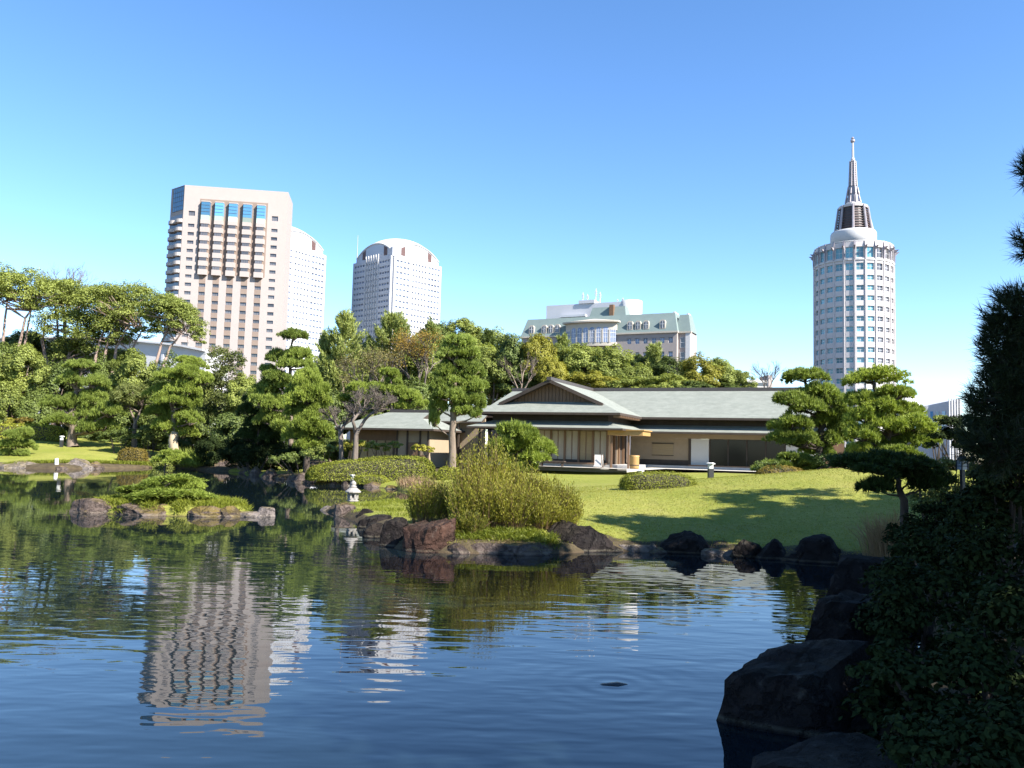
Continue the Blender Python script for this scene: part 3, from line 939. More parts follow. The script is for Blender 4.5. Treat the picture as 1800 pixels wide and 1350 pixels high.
    b = MB(); b.lathe([(4.5, Z(384)), (4.6, Z(374)), (2.6, Z(374)), (2.5, Z(358)), (2.2, Z(356))], 24)
    b.build('upper_drum', M['pale_pink'], t)
    for (r, y0, y1, y2) in ((2.55, 358, 318, 316), (1.95, 317, 282, 280), (1.25, 281, 165, 160)):
        b = MB()
        b.lathe([(r * 0.8, Z(y0)), (r * 0.62, Z(y1))], 8)
        b.build('spire_stage', M['spire'], t)
        for i in range(8):
            a = 2 * math.pi * i / 8
            b = MB(); b.tube([(r * math.cos(a), r * math.sin(a), Z(y0)), (r * 0.78 * math.cos(a), r * 0.78 * math.sin(a), Z(y1 + (8 if i % 2 else 0)))], [0.3, 0.22], 4)
            b.build('spire_pier', M['spire'], t)
    for q in range(14):
        y = 276 - q * 8.2; r = 1.25 - q * 0.018
        b = MB(); b.lathe([(r, Z(y)), (r + 0.06, Z(y) + 0.12), (r, Z(y) + 0.24)], 8)
        b.build('spire_ring', M['pale_pink'], t)
    b = MB(); b.lathe([(0.62, Z(162)), (0.7, Z(155)), (0.42, Z(150)), (0.34, Z(78)), (0.3, Z(60))], 8)
    b.build('mast', M['white_paint'], t)
    b = MB(); b.lathe([(0.3, Z(82)), (0.75, Z(76)), (0.75, Z(68)), (0.3, Z(64)), (0.55, Z(60)), (0.2, Z(54))], 8)
    b.build('finial', M['spire'], t)
round_tower()

# ---- mansard-roofed hotel -------------------------------------------------
def mansard_hotel():
    pl, pr = W(917, 593, 251), W(1190, 582.3, 230)
    L = math.hypot(pr.x - pl.x, pr.y - pl.y); rz = math.atan2(pr.y - pl.y, pr.x - pl.x)
    zc = (pl.z + pr.z) / 2 - 1.3
    t = empty('mansard_hotel', (pl.x, pl.y, 1.3), rz, 'long hotel with green mansard roof, dormers and arched lounge window', 'hotel')
    k = L / (1500 - 90)          # metres per crop unit along the front
    U = lambda c: (c - 90) * k
    f = lambda u, z, d: (u, d, z)
    fl = 4.0
    D = 9.5
    wins = []
    for c in (1092, 1163, 1233, 1306, 1377, 1448):
        wins += [(U(c), zc - 2.4, 1.25, 1.55), (U(c), zc - 2.4 - fl, 1.25, 1.55), (U(c), zc - 2.4 - 2 * fl, 1.25, 1.55), (U(c), zc - 2.4 - 3 * fl, 1.25, 1.55)]
    for c in (120, 180, 240, 305, 365, 430):
        wins += [(U(c), zc - 2.4, 1.25, 1.5), (U(c), zc - 2.4 - fl, 1.25, 1.5), (U(c), zc - 2.4 - 2 * fl, 1.25, 1.5)]
    for c in (695, 798, 898, 1001):
        wins += [(U(c), zc - 2.4 - fl, 1.9, 1.2), (U(c), zc - 2.4 - 2 * fl, 1.9, 1.2)]
    uc = sorted(set([0, L] + [w[0] - w[2]/2 for w in wins] + [w[0] + w[2]/2 for w in wins]))
    zcu = sorted(set([0, zc] + [round(w[1] - w[3]/2, 3) for w in wins] + [round(w[1] + w[3]/2, 3) for w in wins]))
    mb = MB()
    holes = set()
    for w in wins:
        i0, i1 = uc.index(w[0] - w[2]/2), uc.index(w[0] + w[2]/2)
        j0, j1 = zcu.index(round(w[1] - w[3]/2, 3)), zcu.index(round(w[1] + w[3]/2, 3))
        for i in range(i0, i1):
            for j in range(j0, j1): holes.add((i, j))
    facade(mb, f, uc, zcu, holes, 0.3)
    E = 3.3      # right-hand wing stepping back
    mb.face([(L, 0, 0), (L, 1.6, 0), (L, 1.6, zc), (L, 0, zc)])
    mb.face([(L, 1.6, 0), (L + E, 1.6, 0), (L + E, 1.6, zc), (L, 1.6, zc)])
    mb.face([(L + E, 1.6, 0), (L + E, D, 0), (L + E, D, zc), (L + E, 1.6, zc)])
    mb.face([(0, D, 0), (0, 0, 0), (0, 0, zc), (0, D, zc)])
    mb.face([(L + E, D, 0), (0, D, 0), (0, D, zc), (L + E, D, zc)])
    mb.build('wall', M['hotel_wall'], t)
    for w in wins:
        link_mesh('window', window_mesh(w[2], w[3], 'glass_far', 'frame_white', 2, 2, 0.09), t, (w[0], 0.27, w[1]))
    for r in range(4):   # tall windows of the end wing
        z = zc - 3.0 - 4.2 * r
        link_mesh('window', window_mesh(1.3, 3.0, 'glass_dark', 'frame_white', 1, 2, 0.1), t, (L + 1.2, 1.55, z))
    b = MB(); b.box(-0.5, L + 0.4, -0.5, 0.35, zc - 0.35, zc + 0.12); b.box(L - 0.2, L + E + 0.5, 1.1, 1.95, zc - 0.36, zc + 0.11)
    b.build('cornice', M['hotel_cream'], t)
    b = MB(); b.box(L + 2.1, L + E + 0.12, 1.3, 1.597, 1, zc - 0.4)
    b.build('end_panel', M['white_paint'], t)
    rh, si = 5.6, 2.2
    roof = MB()
    def hip(x0, x1, y0, y1, z0, h, s, m=0):
        a = [(x0, y0, z0), (x1, y0, z0), (x1, y1, z0), (x0, y1, z0)]
        c = [(x0 + s*0.6, y0 + s, z0 + h), (x1 - s*0.6, y0 + s, z0 + h), (x1 - s*0.6, y1 - s, z0 + h), (x0 + s*0.6, y1 - s, z0 + h)]
        for i in range(4):
            j = (i + 1) % 4; roof.face([a[i], a[j], c[j], c[i]], m)
        roof.face(c, m)
    hip(-0.3, L + 0.2, -0.3, D, zc + 0.1, rh, si)
    ro = roof.build('mansard_roof', M['copper_green'], t)
    roof = MB(); hip(L - 1.0, L + E + 0.3, 1.3, D - 0.4, zc + 0.08, rh - 0.5, si * 0.8)
    roof.build('end_mansard_roof', M['copper_green'], t)
    b = MB(); b.box(L - 1.9, L - 1.3, 2.4, D - 3, zc + rh + 0.09, zc + rh + 0.5); b.box(L + E - 1.5, L + E - 0.95, 3.5, D - 3, zc + rh - 0.4, zc + rh + 0.0)
    b.build('roof_parapet', M['white_paint'], t)
    # dormers with round heads
    def arch(w, h, n=10):
        pts = [(-w/2, 0), (w/2, 0)]
        for i in range(n + 1):
            a = math.pi * i / n; pts.append((w/2 * math.cos(a), h - w/2 + w/2 * math.sin(a)))
        return pts
    for c in (185, 307, 371, 433, 1097, 1167, 1237, 1378):
        u = U(c); z0 = zc + 0.9
        b = MB()
        o = arch(1.7, 2.7); y0, y1 = -0.05, 2.0
        n = len(o)
        b.face([(u + p[0], y0, z0 + p[1]) for p in o], 0)
        for i in range(n):
            j = (i + 1) % n
            b.face([(u + o[i][0], y0, z0 + o[i][1]), (u + o[i][0], y1, z0 + o[i][1]), (u + o[j][0], y1, z0 + o[j][1]), (u + o[j][0], y0, z0 + o[j][1])], 0)
        do = b.build('dormer', M['hotel_cream'], t)
        g = MB(); g.face([(u + p[0], y0 - 0.03, z0 + 0.25 + p[1]) for p in arch(1.15, 2.1)], 0)
        g.box(u - 0.05, u + 0.05, y0 - 0.09, y0 - 0.034, z0 + 0.25, z0 + 2.3, 1); g.box(u - 0.57, u + 0.57, y0 - 0.085, y0 - 0.036, z0 + 1.3, z0 + 1.4, 1)
        g.build('window', [M['glass_dark'], M['frame_white']], do)
    # projecting lounge with eight arched windows under a shallow pediment
    ua, ub = U(520), U(985)
    zl0, zl1 = zc - 2.6, zc + 3.3
    n = 16
    def bow(s): return -0.4 - 1.7 * math.sin(math.pi * min(1.0, max(0.0, s))) ** 0.7
    arc = [(ua + (ub - ua) * i / n, bow(i / n)) for i in range(n + 1)]
    b = MB()
    b.prism([(ua, 0.0)] + arc + [(ub, 0.0)], zl0 - 1.0, zl0)
    b.prism([(ua, 0.01)] + arc + [(ub, 0.01)], zc + 1.0, zl1)
    b.prism([(ua + 0.3, 0.02)] + [(p[0], p[1] + 0.35) for p in arc[1:-1]] + [(ub - 0.3, 0.02)], zl0, zc + 1.0, 1)
    lo = b.build('lounge_bay', [M['hotel_cream'], M['glass_dark']], t)
    for i in range(8):
        s0, s1 = i / 8, (i + 1) / 8
        p, q = Vector((ua + (ub - ua) * s0, bow(s0), 0)), Vector((ua + (ub - ua) * s1, bow(s1), 0))
        w = (q - p).length; ang = math.atan2(q.y - p.y, q.x - p.x)
        g = MB()
        h = zc + 1.9 - zl0
        g.face([(x_, -0.03, z_) for x_, z_ in arch(w * 0.82, h)], 0)
        for fr in (-0.28, 0.0, 0.28):
            g.box(fr * w - 0.06, fr * w + 0.06, -0.12, -0.034, 0, h * 0.9, 1)
        for zz in (0.33, 0.62):
            g.box(-w * 0.4, w * 0.4, -0.11, -0.036, h * zz - 0.06, h * zz + 0.06, 1)
        c = (p + q) / 2
        link_mesh('arched_window', g.mesh('arched_window', [M['glass_far'], M['frame_white']]), lo, (c.x, c.y, zl0), (0, 0, ang))
        b = MB(); b.box(-0.16, 0.16, -0.2, 0.3, 0, zc + 1.1 - zl0)
        b.build('pilaster', M['hotel_cream'], lo, loc=(p.x, p.y, zl0))
    b = MB()
    o2 = [(ua - 0.8, 0.6)] + [(ua - 0.8 + (ub - ua + 1.6) * i / n, bow(i / n) - 0.9) for i in range(n + 1)] + [(ub + 0.8, 0.6)]
    b.prism(o2, zl1, zl1 + 0.45)
    apex = ((ua + ub) / 2, 2.0, zl1 + 1.7)
    for i in range(len(o2) - 1):
        b.face([(o2[i][0], o2[i][1], zl1 + 0.45), (o2[i+1][0], o2[i+1][1], zl1 + 0.45), apex])
    b.build('pediment_roof', M['hotel_cream'], lo)
    # set-back upper block with the round white stair tower, chimney, aerials
    zr = zc + rh
    q = -3.6                      # the block stands behind, so it shows further right
    b = MB(); b.box(U(320) + q, U(1090) + q, 8.6, 16, zr - 6, zr + 5.4)
    up = b.build('upper_block', M['white_clad'], t)
    b = MB(); b.lathe([(3.2, zr - 6), (3.2, zr + 5.8)], 32, c=(U(1110) + q, 11.2))
    b.build('round_stair_tower', M['white_paint'], up, True)
    b = MB(); b.box(U(640) + q, U(790) + q, 8.2, 12.0, zr + 5.41, zr + 6.4); b.box(U(475) + q, U(720) + q, 6.9, 8.58, zr + 1.2, zr + 1.9)
    b.build('plant_screen', M['white_clad'], up)
    b = MB(); b.box(U(480) + q, U(715) + q, 8.4, 8.585, zr + 0.1, zr + 1.1)
    b.build('plant_opening', M['louvre'], up)
    roof = MB(); hip(U(690), U(1030), 3.2, 8.4, zr - 0.2, 3.4, 1.2)
    roof.build('stair_roof', M['copper_green'], t)
    b = MB(); b.box(U(880), U(918), 3.0, 4.4, zr - 0.5, zr + 3.6)
    b.build('chimney', M['wood_mid'], t)
    for c, hh in ((650, 4.0), (695, 3.4), (775, 5.0), (815, 3.8), (1030, 1.6), (980, 1.3)):
        b = MB(); x_ = U(c) + q; b.tube([(x_, 11, zr + 5.4), (x_, 11, zr + 5.4 + hh)], [0.14, 0.1], 5)
        for k2 in range(3):
            b.box(x_ - 0.3, x_ + 0.3, 10.8, 11.2, zr + 5.4 + hh * (0.55 + 0.12 * k2), zr + 5.4 + hh * (0.6 + 0.12 * k2))
        b.build('aerial', M['frame_white'], up)
mansard_hotel()

# ---- smaller buildings further off ---------------------------------------
def white_hall():
    d = 205.0
    a = W(-120, 590, d + 30); b_ = W(362, 618, d)
    rz = math.atan2(b_.y - a.y, b_.x - a.x)
    L = math.hypot(b_.x - a.x, b_.y - a.y)
    t = empty('exhibition_hall', (a.x, a.y, 1.3), rz, 'white hall with sloping vaulted roof behind the tall left trees', 'hall')
    zt = b_.z - 1.3
    mb = MB()
    n = 14
    tops = []
    for i in range(n + 1):
        s = i / n
        tops.append((L * s, zt + 6.5 * (1 - s) ** 0.8 * (0.35 + 0.65 * s) * 1.6))
    for i in range(n):
        (x0, z0), (x1, z1) = tops[i], tops[i+1]
        mb.face([(x0, 0, 0), (x1, 0, 0), (x1, 0, z1), (x0, 0, z0)])
        mb.face([(x0, 0, z0), (x1, 0, z1), (x1, 9, z1), (x0, 9, z0)], 1)
    mb.face([(L, 0, 0), (L, 9, 0), (L, 9, zt), (L, 0, zt)])
    mb.build('wall', [M['white_paint'], M['white_clad']], t)
    for i in range(9):
        x = L * (0.06 + 0.1 * i)
        b = MB(); b.box(x, x + 0.7, -0.5, 0.0, 0, zt - 0.6)
        b.build('pier', M['white_clad'], t)
    b = MB()
    for i in range(n):
        (x0, z0), (x1, z1) = tops[i], tops[i+1]
        b.slab([(x0, -1.2, z0 + 0.5), (x1, -1.2, z1 + 0.5), (x1, 0.6, z1 + 0.5), (x0, 0.6, z0 + 0.5)], 0.45)
    b.build('roof_edge', M['white_paint'], t)
white_hall()

def curved_block():
    d = 320.0
    a = W(1600, 712, d); z = a.z - 1.3
    x1 = W(1690, 712, d - 10)
    t = empty('curved_office_block', (a.x, a.y, 1.3), 0, 'low grey glass block with curved front right of the round tower', 'building')
    n = 10; Wd = x1.x - a.x
    mb = MB(); g = MB()
    arc = [(Wd * i / n, 6.0 * math.sin(math.pi * i / n * 0.9) - 1.1 * i) for i in range(n + 1)]
    zz = [z - 2.0 + 4.2 * (i / n) for i in range(n + 1)]
    for i in range(n):
        (xa, ya), (xb, yb) = arc[i], arc[i+1]
        mb.face([(xa, ya, 0), (xb, yb, 0), (xb, yb, zz[i+1]), (xa, ya, zz[i])])
        mb.face([(xa, ya, zz[i]), (xb, yb, zz[i+1]), (xb, yb + 15, zz[i+1]), (xa, ya + 15, zz[i])])
    mb.face([(Wd, arc[-1][1], 0), (Wd, arc[-1][1] + 15, 0), (Wd, arc[-1][1] + 15, zz[-1]), (Wd, arc[-1][1], zz[-1])])
    mb.build('wall', M['white_clad'], t)
    for i in range(1, n - 2):
        (xa, ya), (xb, yb) = arc[i], arc[i+1]
        for r in range(2):
            b = MB(); z0 = z - 5.5 - 4.4 * r
            b.face([(xa + 0.2, ya - 0.06, z0), (xb - 0.2, yb - 0.06, z0), (xb - 0.2, yb - 0.06, z0 + 3.2), (xa + 0.2, ya - 0.06, z0 + 3.2)])
            b.build('window', M['glass_blue'], t)
    for q in range(5):
        b = MB(); b.box(Wd - 0.4 - q * 0.95, Wd - q * 0.95, arc[-1][1] - 0.5 + 0.12 * q, arc[-1][1] + 0.4, 0, zz[-1] + 0.15)
        b.build('fin', M['white_paint'], t)
    c = W(1603, 708, 330)
    t2 = empty('white_dome', (c.x, c.y + 6, 1.3), 0, 'white domed roof peeping out beside the round tower base', 'dome')
    zz0 = c.z - 1.3
    b = MB(); prof = [(6.5, 0), (6.5, zz0 - 1.5)] + [(6.5 * math.cos(rad(a_)), zz0 - 1.5 + 6.0 * math.sin(rad(a_))) for a_ in range(10, 90, 10)] + [(0.05, zz0 + 4.5)]
    b.lathe(prof, 32); b.build('shell', M['white_paint'], t2, True)
    c = W(1347, 668, 420)
    t3 = empty('distant_block', (c.x, c.y, 1.3), 0.1, 'far grey block behind the tea house ridge end', 'building')
    b = MB(); b.box(-18, 1, 0, 12, 0, c.z - 1.5); b.build('wall', M['concrete'], t3)
    b = MB(); b.box(1.0, 3.0, -0.4, 11, 0, c.z + 1.2); b.build('stair_core', M['tan'], t3)
    for q in range(3):
        b = MB(); b.box(-17, 0.5, -0.06, 0, c.z - 4.5 - 4 * q, c.z - 2.8 - 4 * q); b.build('window_band', M['glass_dark'], t3)
curved_block()

# ================================================================== tea house
def roof_material():
    m = bpy.data.materials.new('verdigris_copper_shingles')
    nt, out = nodes_of(m)
    tc = nt.nodes.new('ShaderNodeTexCoord'); vec = tc.outputs['Object']
    sz = nt.nodes.new('ShaderNodeSeparateXYZ'); nt.links.new(vec, sz.inputs[0])
    course = math_n(nt, 'FRACT', math_n(nt, 'MULTIPLY', sz.outputs['Z'], 9.0))
    f = noise_tex(nt, 1.3, 5, 0.7, mapping(nt, vec, (1, 1, 4)))
    g = noise_tex(nt, 9.0, 4, 0.7, mapping(nt, vec, (0.5, 0.5, 8)))
    col = ramp(nt, f, [(0.3, (0.168, 0.178, 0.152)), (0.7, (0.255, 0.265, 0.230))])
    col = mixc(nt, math_n(nt, 'MULTIPLY', g, 0.5), col, (0.202, 0.211, 0.176))
    streak = noise_tex(nt, 1.0, 4, 0.7, mapping(nt, vec, (2.2, 2.2, 0.25)))
    col = mixc(nt, math_n(nt, 'MULTIPLY', math_n(nt, 'SUBTRACT', streak, 0.45), 1.8, clamp=True), col, (0.15, 0.165, 0.14))
    seam = math_n(nt, 'LESS_THAN', course, 0.14)
    col = mixc(nt, math_n(nt, 'MULTIPLY', seam, 0.55), col, (0.12, 0.135, 0.11))
    bs = nt.nodes.new('ShaderNodeBsdfPrincipled'); nt.links.new(col, bs.inputs['Base Color'])
    bs.inputs['Roughness'].default_value = 0.85; bs.inputs['Specular IOR Level'].default_value = 0.15
    b = nt.nodes.new('ShaderNodeBump'); b.inputs['Distance'].default_value = 0.03
    nt.links.new(course, b.inputs['Height']); nt.links.new(b.outputs['Normal'], bs.inputs['Normal'])
    nt.links.new(bs.outputs['BSDF'], out.inputs['Surface'])
    return m
M['shingle'] = roof_material()
M['pane_black'] = glass_mat('shaded_hall_glass', (0.012, 0.011, 0.010), 0.12, 0.25)

HE = W(1090, 725.4, 53.5)           # front right corner of the projecting wing's upper eave
HRZ = rad(-22.0)
HZ = 1.36                           # ground level at the house
H_ = lambda x, y: (HE.x + x * math.cos(HRZ) - y * math.sin(HRZ), HE.y + x * math.sin(HRZ) + y * math.cos(HRZ))
def tea_house():
    t = empty('tea_house', (HE.x, HE.y, HZ), HRZ, 'long single-storey tea house with layered pale copper roofs across the lawn', 'tea house')
    ez = HE.z - HZ                  # eave height over the ground
    S = 0.435
    LW, RX, RB, PR = -10.6, 12.8, 11.4, 6.2
    cxr = LW / 2                    # ridge line of the wing
    rz_ = ez + S * (-cxr)
    RY = PR + (-cxr)                # ridge of the long range
    zz = lambda r: ez + S * r
    RV = [M['shingle'], M['wood_dark']]
    th = 0.16
    gq = 1.85
    b = MB(); b.slab([(LW, 0, ez), (0, 0, ez), (-gq, gq, zz(gq)), (LW + gq, gq, zz(gq))], th, 0, 1)
    b.build('front_roof_slope', RV, t)
    v = 1.45
    b = MB(); b.slab([(0, 0, ez), (0, PR, ez), (cxr, RY, rz_), (cxr, 1.15, rz_), (-v, v, zz(v))], th, 0, 1)
    b.build('right_roof_slope', RV, t)
    b = MB(); b.slab([(LW, 0, ez), (LW + v, v, zz(v)), (cxr, 1.15, rz_), (cxr, RY, rz_), (LW, PR, ez)], th, 0, 1)
    b.build('left_roof_slope', RV, t)
    b = MB(); b.slab([(0, PR, ez), (RX, PR, ez), (RB, RY, rz_), (cxr, RY, rz_)], th, 0, 1)
    b.build('range_roof_slope', RV, t)
    b = MB(); b.slab([(LW, PR, ez), (cxr, RY, rz_), (LW - 1.5, RY, rz_), (LW - 2.6, PR, ez)], th, 0, 1)
    b.build('rear_left_roof_slope', RV, t)
    b = MB(); b.slab([(LW - 2.6, 2*RY - PR, ez), (LW - 1.5, RY, rz_), (RB, RY, rz_), (RX, 2*RY - PR, ez)], th, 0, 1)
    b.build('back_roof_slope', RV, t)
    b = MB(); b.slab([(RX, PR, ez), (RX, 2*RY - PR, ez), (RB, RY + 0.3, rz_ - 0.02), (RB, RY - 0.3, rz_ - 0.02)], th, 0, 1)
    b.build('end_roof_slope', RV, t)
    # gable: boarded triangle, barge boards
    gz0 = zz(gq) - 0.25
    hw = (rz_ - 0.05 - zz(gq)) / S
    b = MB(); b.face([(cxr - hw - 0.4, gq, gz0), (cxr + hw + 0.4, gq, gz0), (cxr, gq, rz_ - 0.12)])
    ga = b.build('gable', M['wood_dark'], t)
    nb = 26
    for i in range(nb):
        x0 = cxr - hw + 2 * hw * i / nb; x1 = x0 + 2 * hw / nb - 0.03
        xm = (x0 + x1) / 2
        ztop = rz_ - 0.14 - S * abs(xm - cxr)
        if ztop > zz(gq) + 0.1:
            b = MB(); b.box(x0, x1, gq - 0.05, gq - 0.004, zz(gq) - 0.1, ztop)
            b.build('gable_board', M['wood_mid'], ga)
    for s in (-1, 1):
        b = MB(); b.slab([(cxr, 1.05, rz_ + 0.02), (cxr, 1.2, rz_ + 0.02), (cxr + s * (hw + 0.45), 1.36, zz(v) + 0.06), (cxr + s * (hw + 0.45), 1.2, zz(v) + 0.06)][::s], 0.24)
        b.build('barge_board', M['wood_dark'], t)
    # ridge caps
    b = MB(); b.box(cxr - 0.16, cxr + 0.16, 1.0, RY, rz_ - 0.06, rz_ + 0.17); b.build('ridge_cap', M['frame_dark'], t)
    b = MB(); b.box(LW - 1.6, RB + 0.1, RY - 0.17, RY + 0.17, rz_ - 0.05, rz_ + 0.2); b.build('ridge_cap', M['frame_dark'], t)
    # dark wall between the two roofs
    pz = ez - 0.52
    b = MB(); b.box(LW + 1.1, -1.1, 1.2, PR + 8, pz - 0.6, ez + 0.25); b.build('clerestory_wall', M['wood_dark'], t)
    b = MB(); b.box(-1.15, RX - 1.0, PR + 1.3, PR + 8, pz - 0.6, ez + 0.24); b.build('clerestory_wall', M['wood_dark'], t)
    # lower pent roofs
    lz = ez - 1.02                   # outer edge of the pent roof
    o, inn = 0.25, 1.25
    ph = 0.50
    b = MB(); b.slab([(LW - o, -o, lz), (o, -o, lz), (-inn + 0.1, inn, lz + ph), (LW + inn, inn, lz + ph)], 0.13, 0, 1); b.build('pent_roof', RV, t)
    b = MB(); b.slab([(o, -o, lz), (o, PR - o, lz), (-inn + 0.1, PR + inn, lz + ph), (-inn + 0.1, inn, lz + ph)], 0.13, 0, 1); b.build('pent_roof', RV, t)
    b = MB(); b.slab([(o, PR - o, lz), (RX + o, PR - o, lz), (RX - inn, PR + inn, lz + ph), (-inn + 0.1, PR + inn, lz + ph)], 0.13, 0, 1); b.build('pent_roof', RV, t)
    b = MB(); b.slab([(LW - o, -o, lz), (LW + inn, inn, lz + ph), (LW + inn, PR, lz + ph), (LW - o, PR, lz)], 0.13, 0, 1); b.build('pent_roof', RV, t)
    # exposed rafter ends along the right-hand return
    for i in range(12):
        y = 0.2 + i * 0.48
        b = MB(); b.box(-0.5, 0.02, y, y + 0.1, ez - 0.30, ez - 0.17); b.build('rafter', M['wood_mid'], t)
    # base and floors
    b = MB(); b.box(LW + 0.9, 0.2, 1.2, PR + 8, -0.3, 0.22); b.box(0.205, RX - 0.4, PR + 0.9, PR + 8, -0.3, 0.215); b.build('stone_plinth', M['concrete'], t)
    # --- projecting wing, front: sliding glazed screens between posts
    yf = 1.75
    wt = lz + 0.28
    b = MB(); b.box(LW + 1.3, -1.3, yf, yf + 0.15, wt - 0.42, wt); b.build('head_wall', M['plaster'], t)
    posts = [LW + 1.3 + (-2.6 - LW) * i / 8 for i in range(9)]
    for i, x in enumerate(posts):
        b = MB(); b.box(x - 0.07, x + 0.07, yf - 0.06, yf + 0.12, 0.22, wt - 0.425); b.build('post', M['wood_mid'], t)
    for i in range(8):
        x0, x1 = posts[i] + 0.075, posts[i+1] - 0.075
        b = MB(); b.box(x0, x1, yf + 0.03, yf + 0.07, 0.50, wt - 0.45, 0)
        b.box(x0, x1, yf + 0.0, yf + 0.10, 0.225, 0.495, 1)
        sc = b.build('sliding_screen', [M['paper'] if i not in (6,) else M['reed_blind'], M['wood_dark']], t)
        b = MB(); xm = (x0 + x1) / 2; b.box(xm - 0.025, xm + 0.025, yf + 0.0, yf + 0.028, 0.50, wt - 0.45)
        b.build('lattice_bar', M['wood_mid'], sc)
    b = MB(); b.box(LW + 1.3, LW + 1.45, yf + 0.16, PR + 8, 0.2, wt - 0.003); b.build('left_wall', M['plaster'], t)
    b = MB(); b.box(LW + 1.46, -1.3, yf + 2.6, yf + 2.75, 0.2, wt - 0.005); b.build('inner_wall', M['plaster'], t)
    # --- return wall of the wing with the entrance
    b = MB(); b.box(-1.45, -1.3, yf + 0.16, yf + 1.4, 0.2, wt - 0.004); b.build('return_wall', M['plaster'], t)
    b = MB(); b.box(-1.44, -1.32, yf + 1.41, PR + 1.0, 0.2, wt - 0.5); b.build('entrance_door', M['wood_dark'], t)
    for y in (yf + 1.5, yf + 2.7, yf + 4.0):
        b = MB(); b.box(-1.3, -1.16, y, y + 0.14, 0.1, wt - 0.1); b.build('post', M['wood_mid'], t)
    # entrance canopy of fresh timber on two posts
    b = MB(); b.box(-1.0, 1.35, 0.7, 3.0, lz - 0.42, lz - 0.12); b.box(-1.1, 1.45, 0.6, 3.1, lz - 0.115, lz - 0.05)
    b.build('entrance_canopy', M['wood_gold'], t)
    for x in (-0.85, 0.3):
        b = MB(); b.box(x, x + 0.12, 0.85, 0.97, 0.0, lz - 0.42); b.build('canopy_post', M['wood_mid'], t)
    # --- long range, front
    yb = PR + 1.7
    x0, x1 = -1.2, RX - 0.6
    b = MB(); b.box(x0, x1, yb, yb + 0.15, wt - 0.72, wt); b.build('head_wall', M['plaster'], t)
    b = MB(); b.box(x0, 3.05, yb + 0.01, yb + 0.14, 0.62, wt - 0.725); b.build('plaster_wall', M['plaster'], t)
    b = MB(); b.box(x0, 3.05, yb - 0.02, yb + 0.13, 0.22, 0.615); b.build('skirting', M['wood_dark'], t)
    b = MB(); b.box(0.45, 1.95, yb - 0.05, yb + 0.005, 0.95, 1.75, 0)
    wi = b.build('blind', M['reed_blind'], t)
    b = MB(); b.box(0.4, 2.0, yb - 0.07, yb - 0.051, 1.75, 1.81); b.box(0.4, 2.0, yb - 0.07, yb - 0.051, 0.9, 0.95); b.build('blind_rail', M['wood_dark'], wi)
    b = MB(); b.box(3.06, 3.24, yb - 0.06, yb + 0.12, 0.2, wt - 0.725); b.build('post', M['wood_dark'], t)
    b = MB(); b.box(3.245, 4.5, yb - 0.03, yb + 0.1, 0.23, wt - 0.73); b.build('white_panel', M['plaster_white'], t)
    # glazed dark hall: back wall, mullions and panes
    b = MB(); b.box(4.5, 9.9, yb + 3.8, yb + 3.9, 0.2, wt); b.box(4.5, 4.6, yb + 0.16, yb + 3.79, 0.2, wt - 0.01); b.build('hall_back_wall', M['wood_dark'], t)
    for i in range(5):
        x = 4.52 + i * 1.28
        b = MB(); b.box(x, x + 0.09, yb - 0.03, yb + 0.08, 0.22, wt - 0.725); b.build('mullion', M['wood_dark'], t)
        if i < 4:
            b = MB(); b.box(x + 0.1, x + 1.27, yb + 0.01, yb + 0.03, 0.3, wt - 0.75); b.build('pane', M['pane_black'], t)
    b = MB(); b.box(9.75, x1, yb - 0.02, yb + 0.1, 0.23, wt - 0.73); b.build('white_panel', M['plaster_white'], t)
    b = MB(); b.box(x1 - 0.15, x1, yb + 0.16, yb + 6, 0.2, wt - 0.006); b.build('right_wall', M['plaster'], t)
    b = MB(); b.box(RX - 1.2, RX + 0.7, PR + 3, PR + 3.3, 0.0, 2.2); b.build('red_timber_screen', M['wood_mid'], t)
    # veranda floor board
    b = MB(); b.box(LW + 1.2, -1.2, 1.0, yf - 0.07, 0.23, 0.32); b.box(3.2, RX - 0.5, PR + 0.9, yb - 0.07, 0.225, 0.3); b.build('veranda', M['wood_mid'], t)
    # stone-flag apron in front (part of the grounds)
    ap = MB()
    for (xa, xb_, ya, yb2) in ((LW, 0.6, -1.2, 1.15), (0.61, RX, PR - 2.2, PR + 0.85), (0.612, 2.2, -1.2, PR - 2.21)):
        ap.face([(xa, ya, 0.03), (xb_, ya, 0.03), (xb_, yb2, 0.03), (xa, yb2, 0.03)])
    a_ = ap.build('path', surf('raked_gravel', (0.50, 0.46, 0.39), (0.38, 0.35, 0.30), 14.0, 0.95, 0.01), None)
    a_.location = (HE.x, HE.y, HZ); a_.rotation_euler = (0, 0, HRZ)
    tag(a_, 'pale gravel apron along the front of the tea house', kind='structure')
    # things by the entrance
    x, y = H_(0.95, 0.15)
    p = empty('wooden_tub', (x, y, HZ + 0.03), 0, 'short upright wooden tub beside the tea house entrance', 'tub')
    b = MB(); b.lathe([(0.28, 0), (0.31, 0.1), (0.31, 0.75), (0.34, 0.86), (0.30, 0.87), (0.27, 0.80)], 14); b.build('staves', M['wood_gold'], p, True)
    b = MB(); b.lathe([(0.30, 0.2), (0.325, 0.21), (0.325, 0.26), (0.30, 0.27)], 14); b.build('hoop', M['wood_dark'], p)
    x, y = H_(-1.35, -0.1)
    p = empty('signboard', (x, y, HZ + 0.03), HRZ, 'small white folding notice board standing left of the entrance', 'signboard')
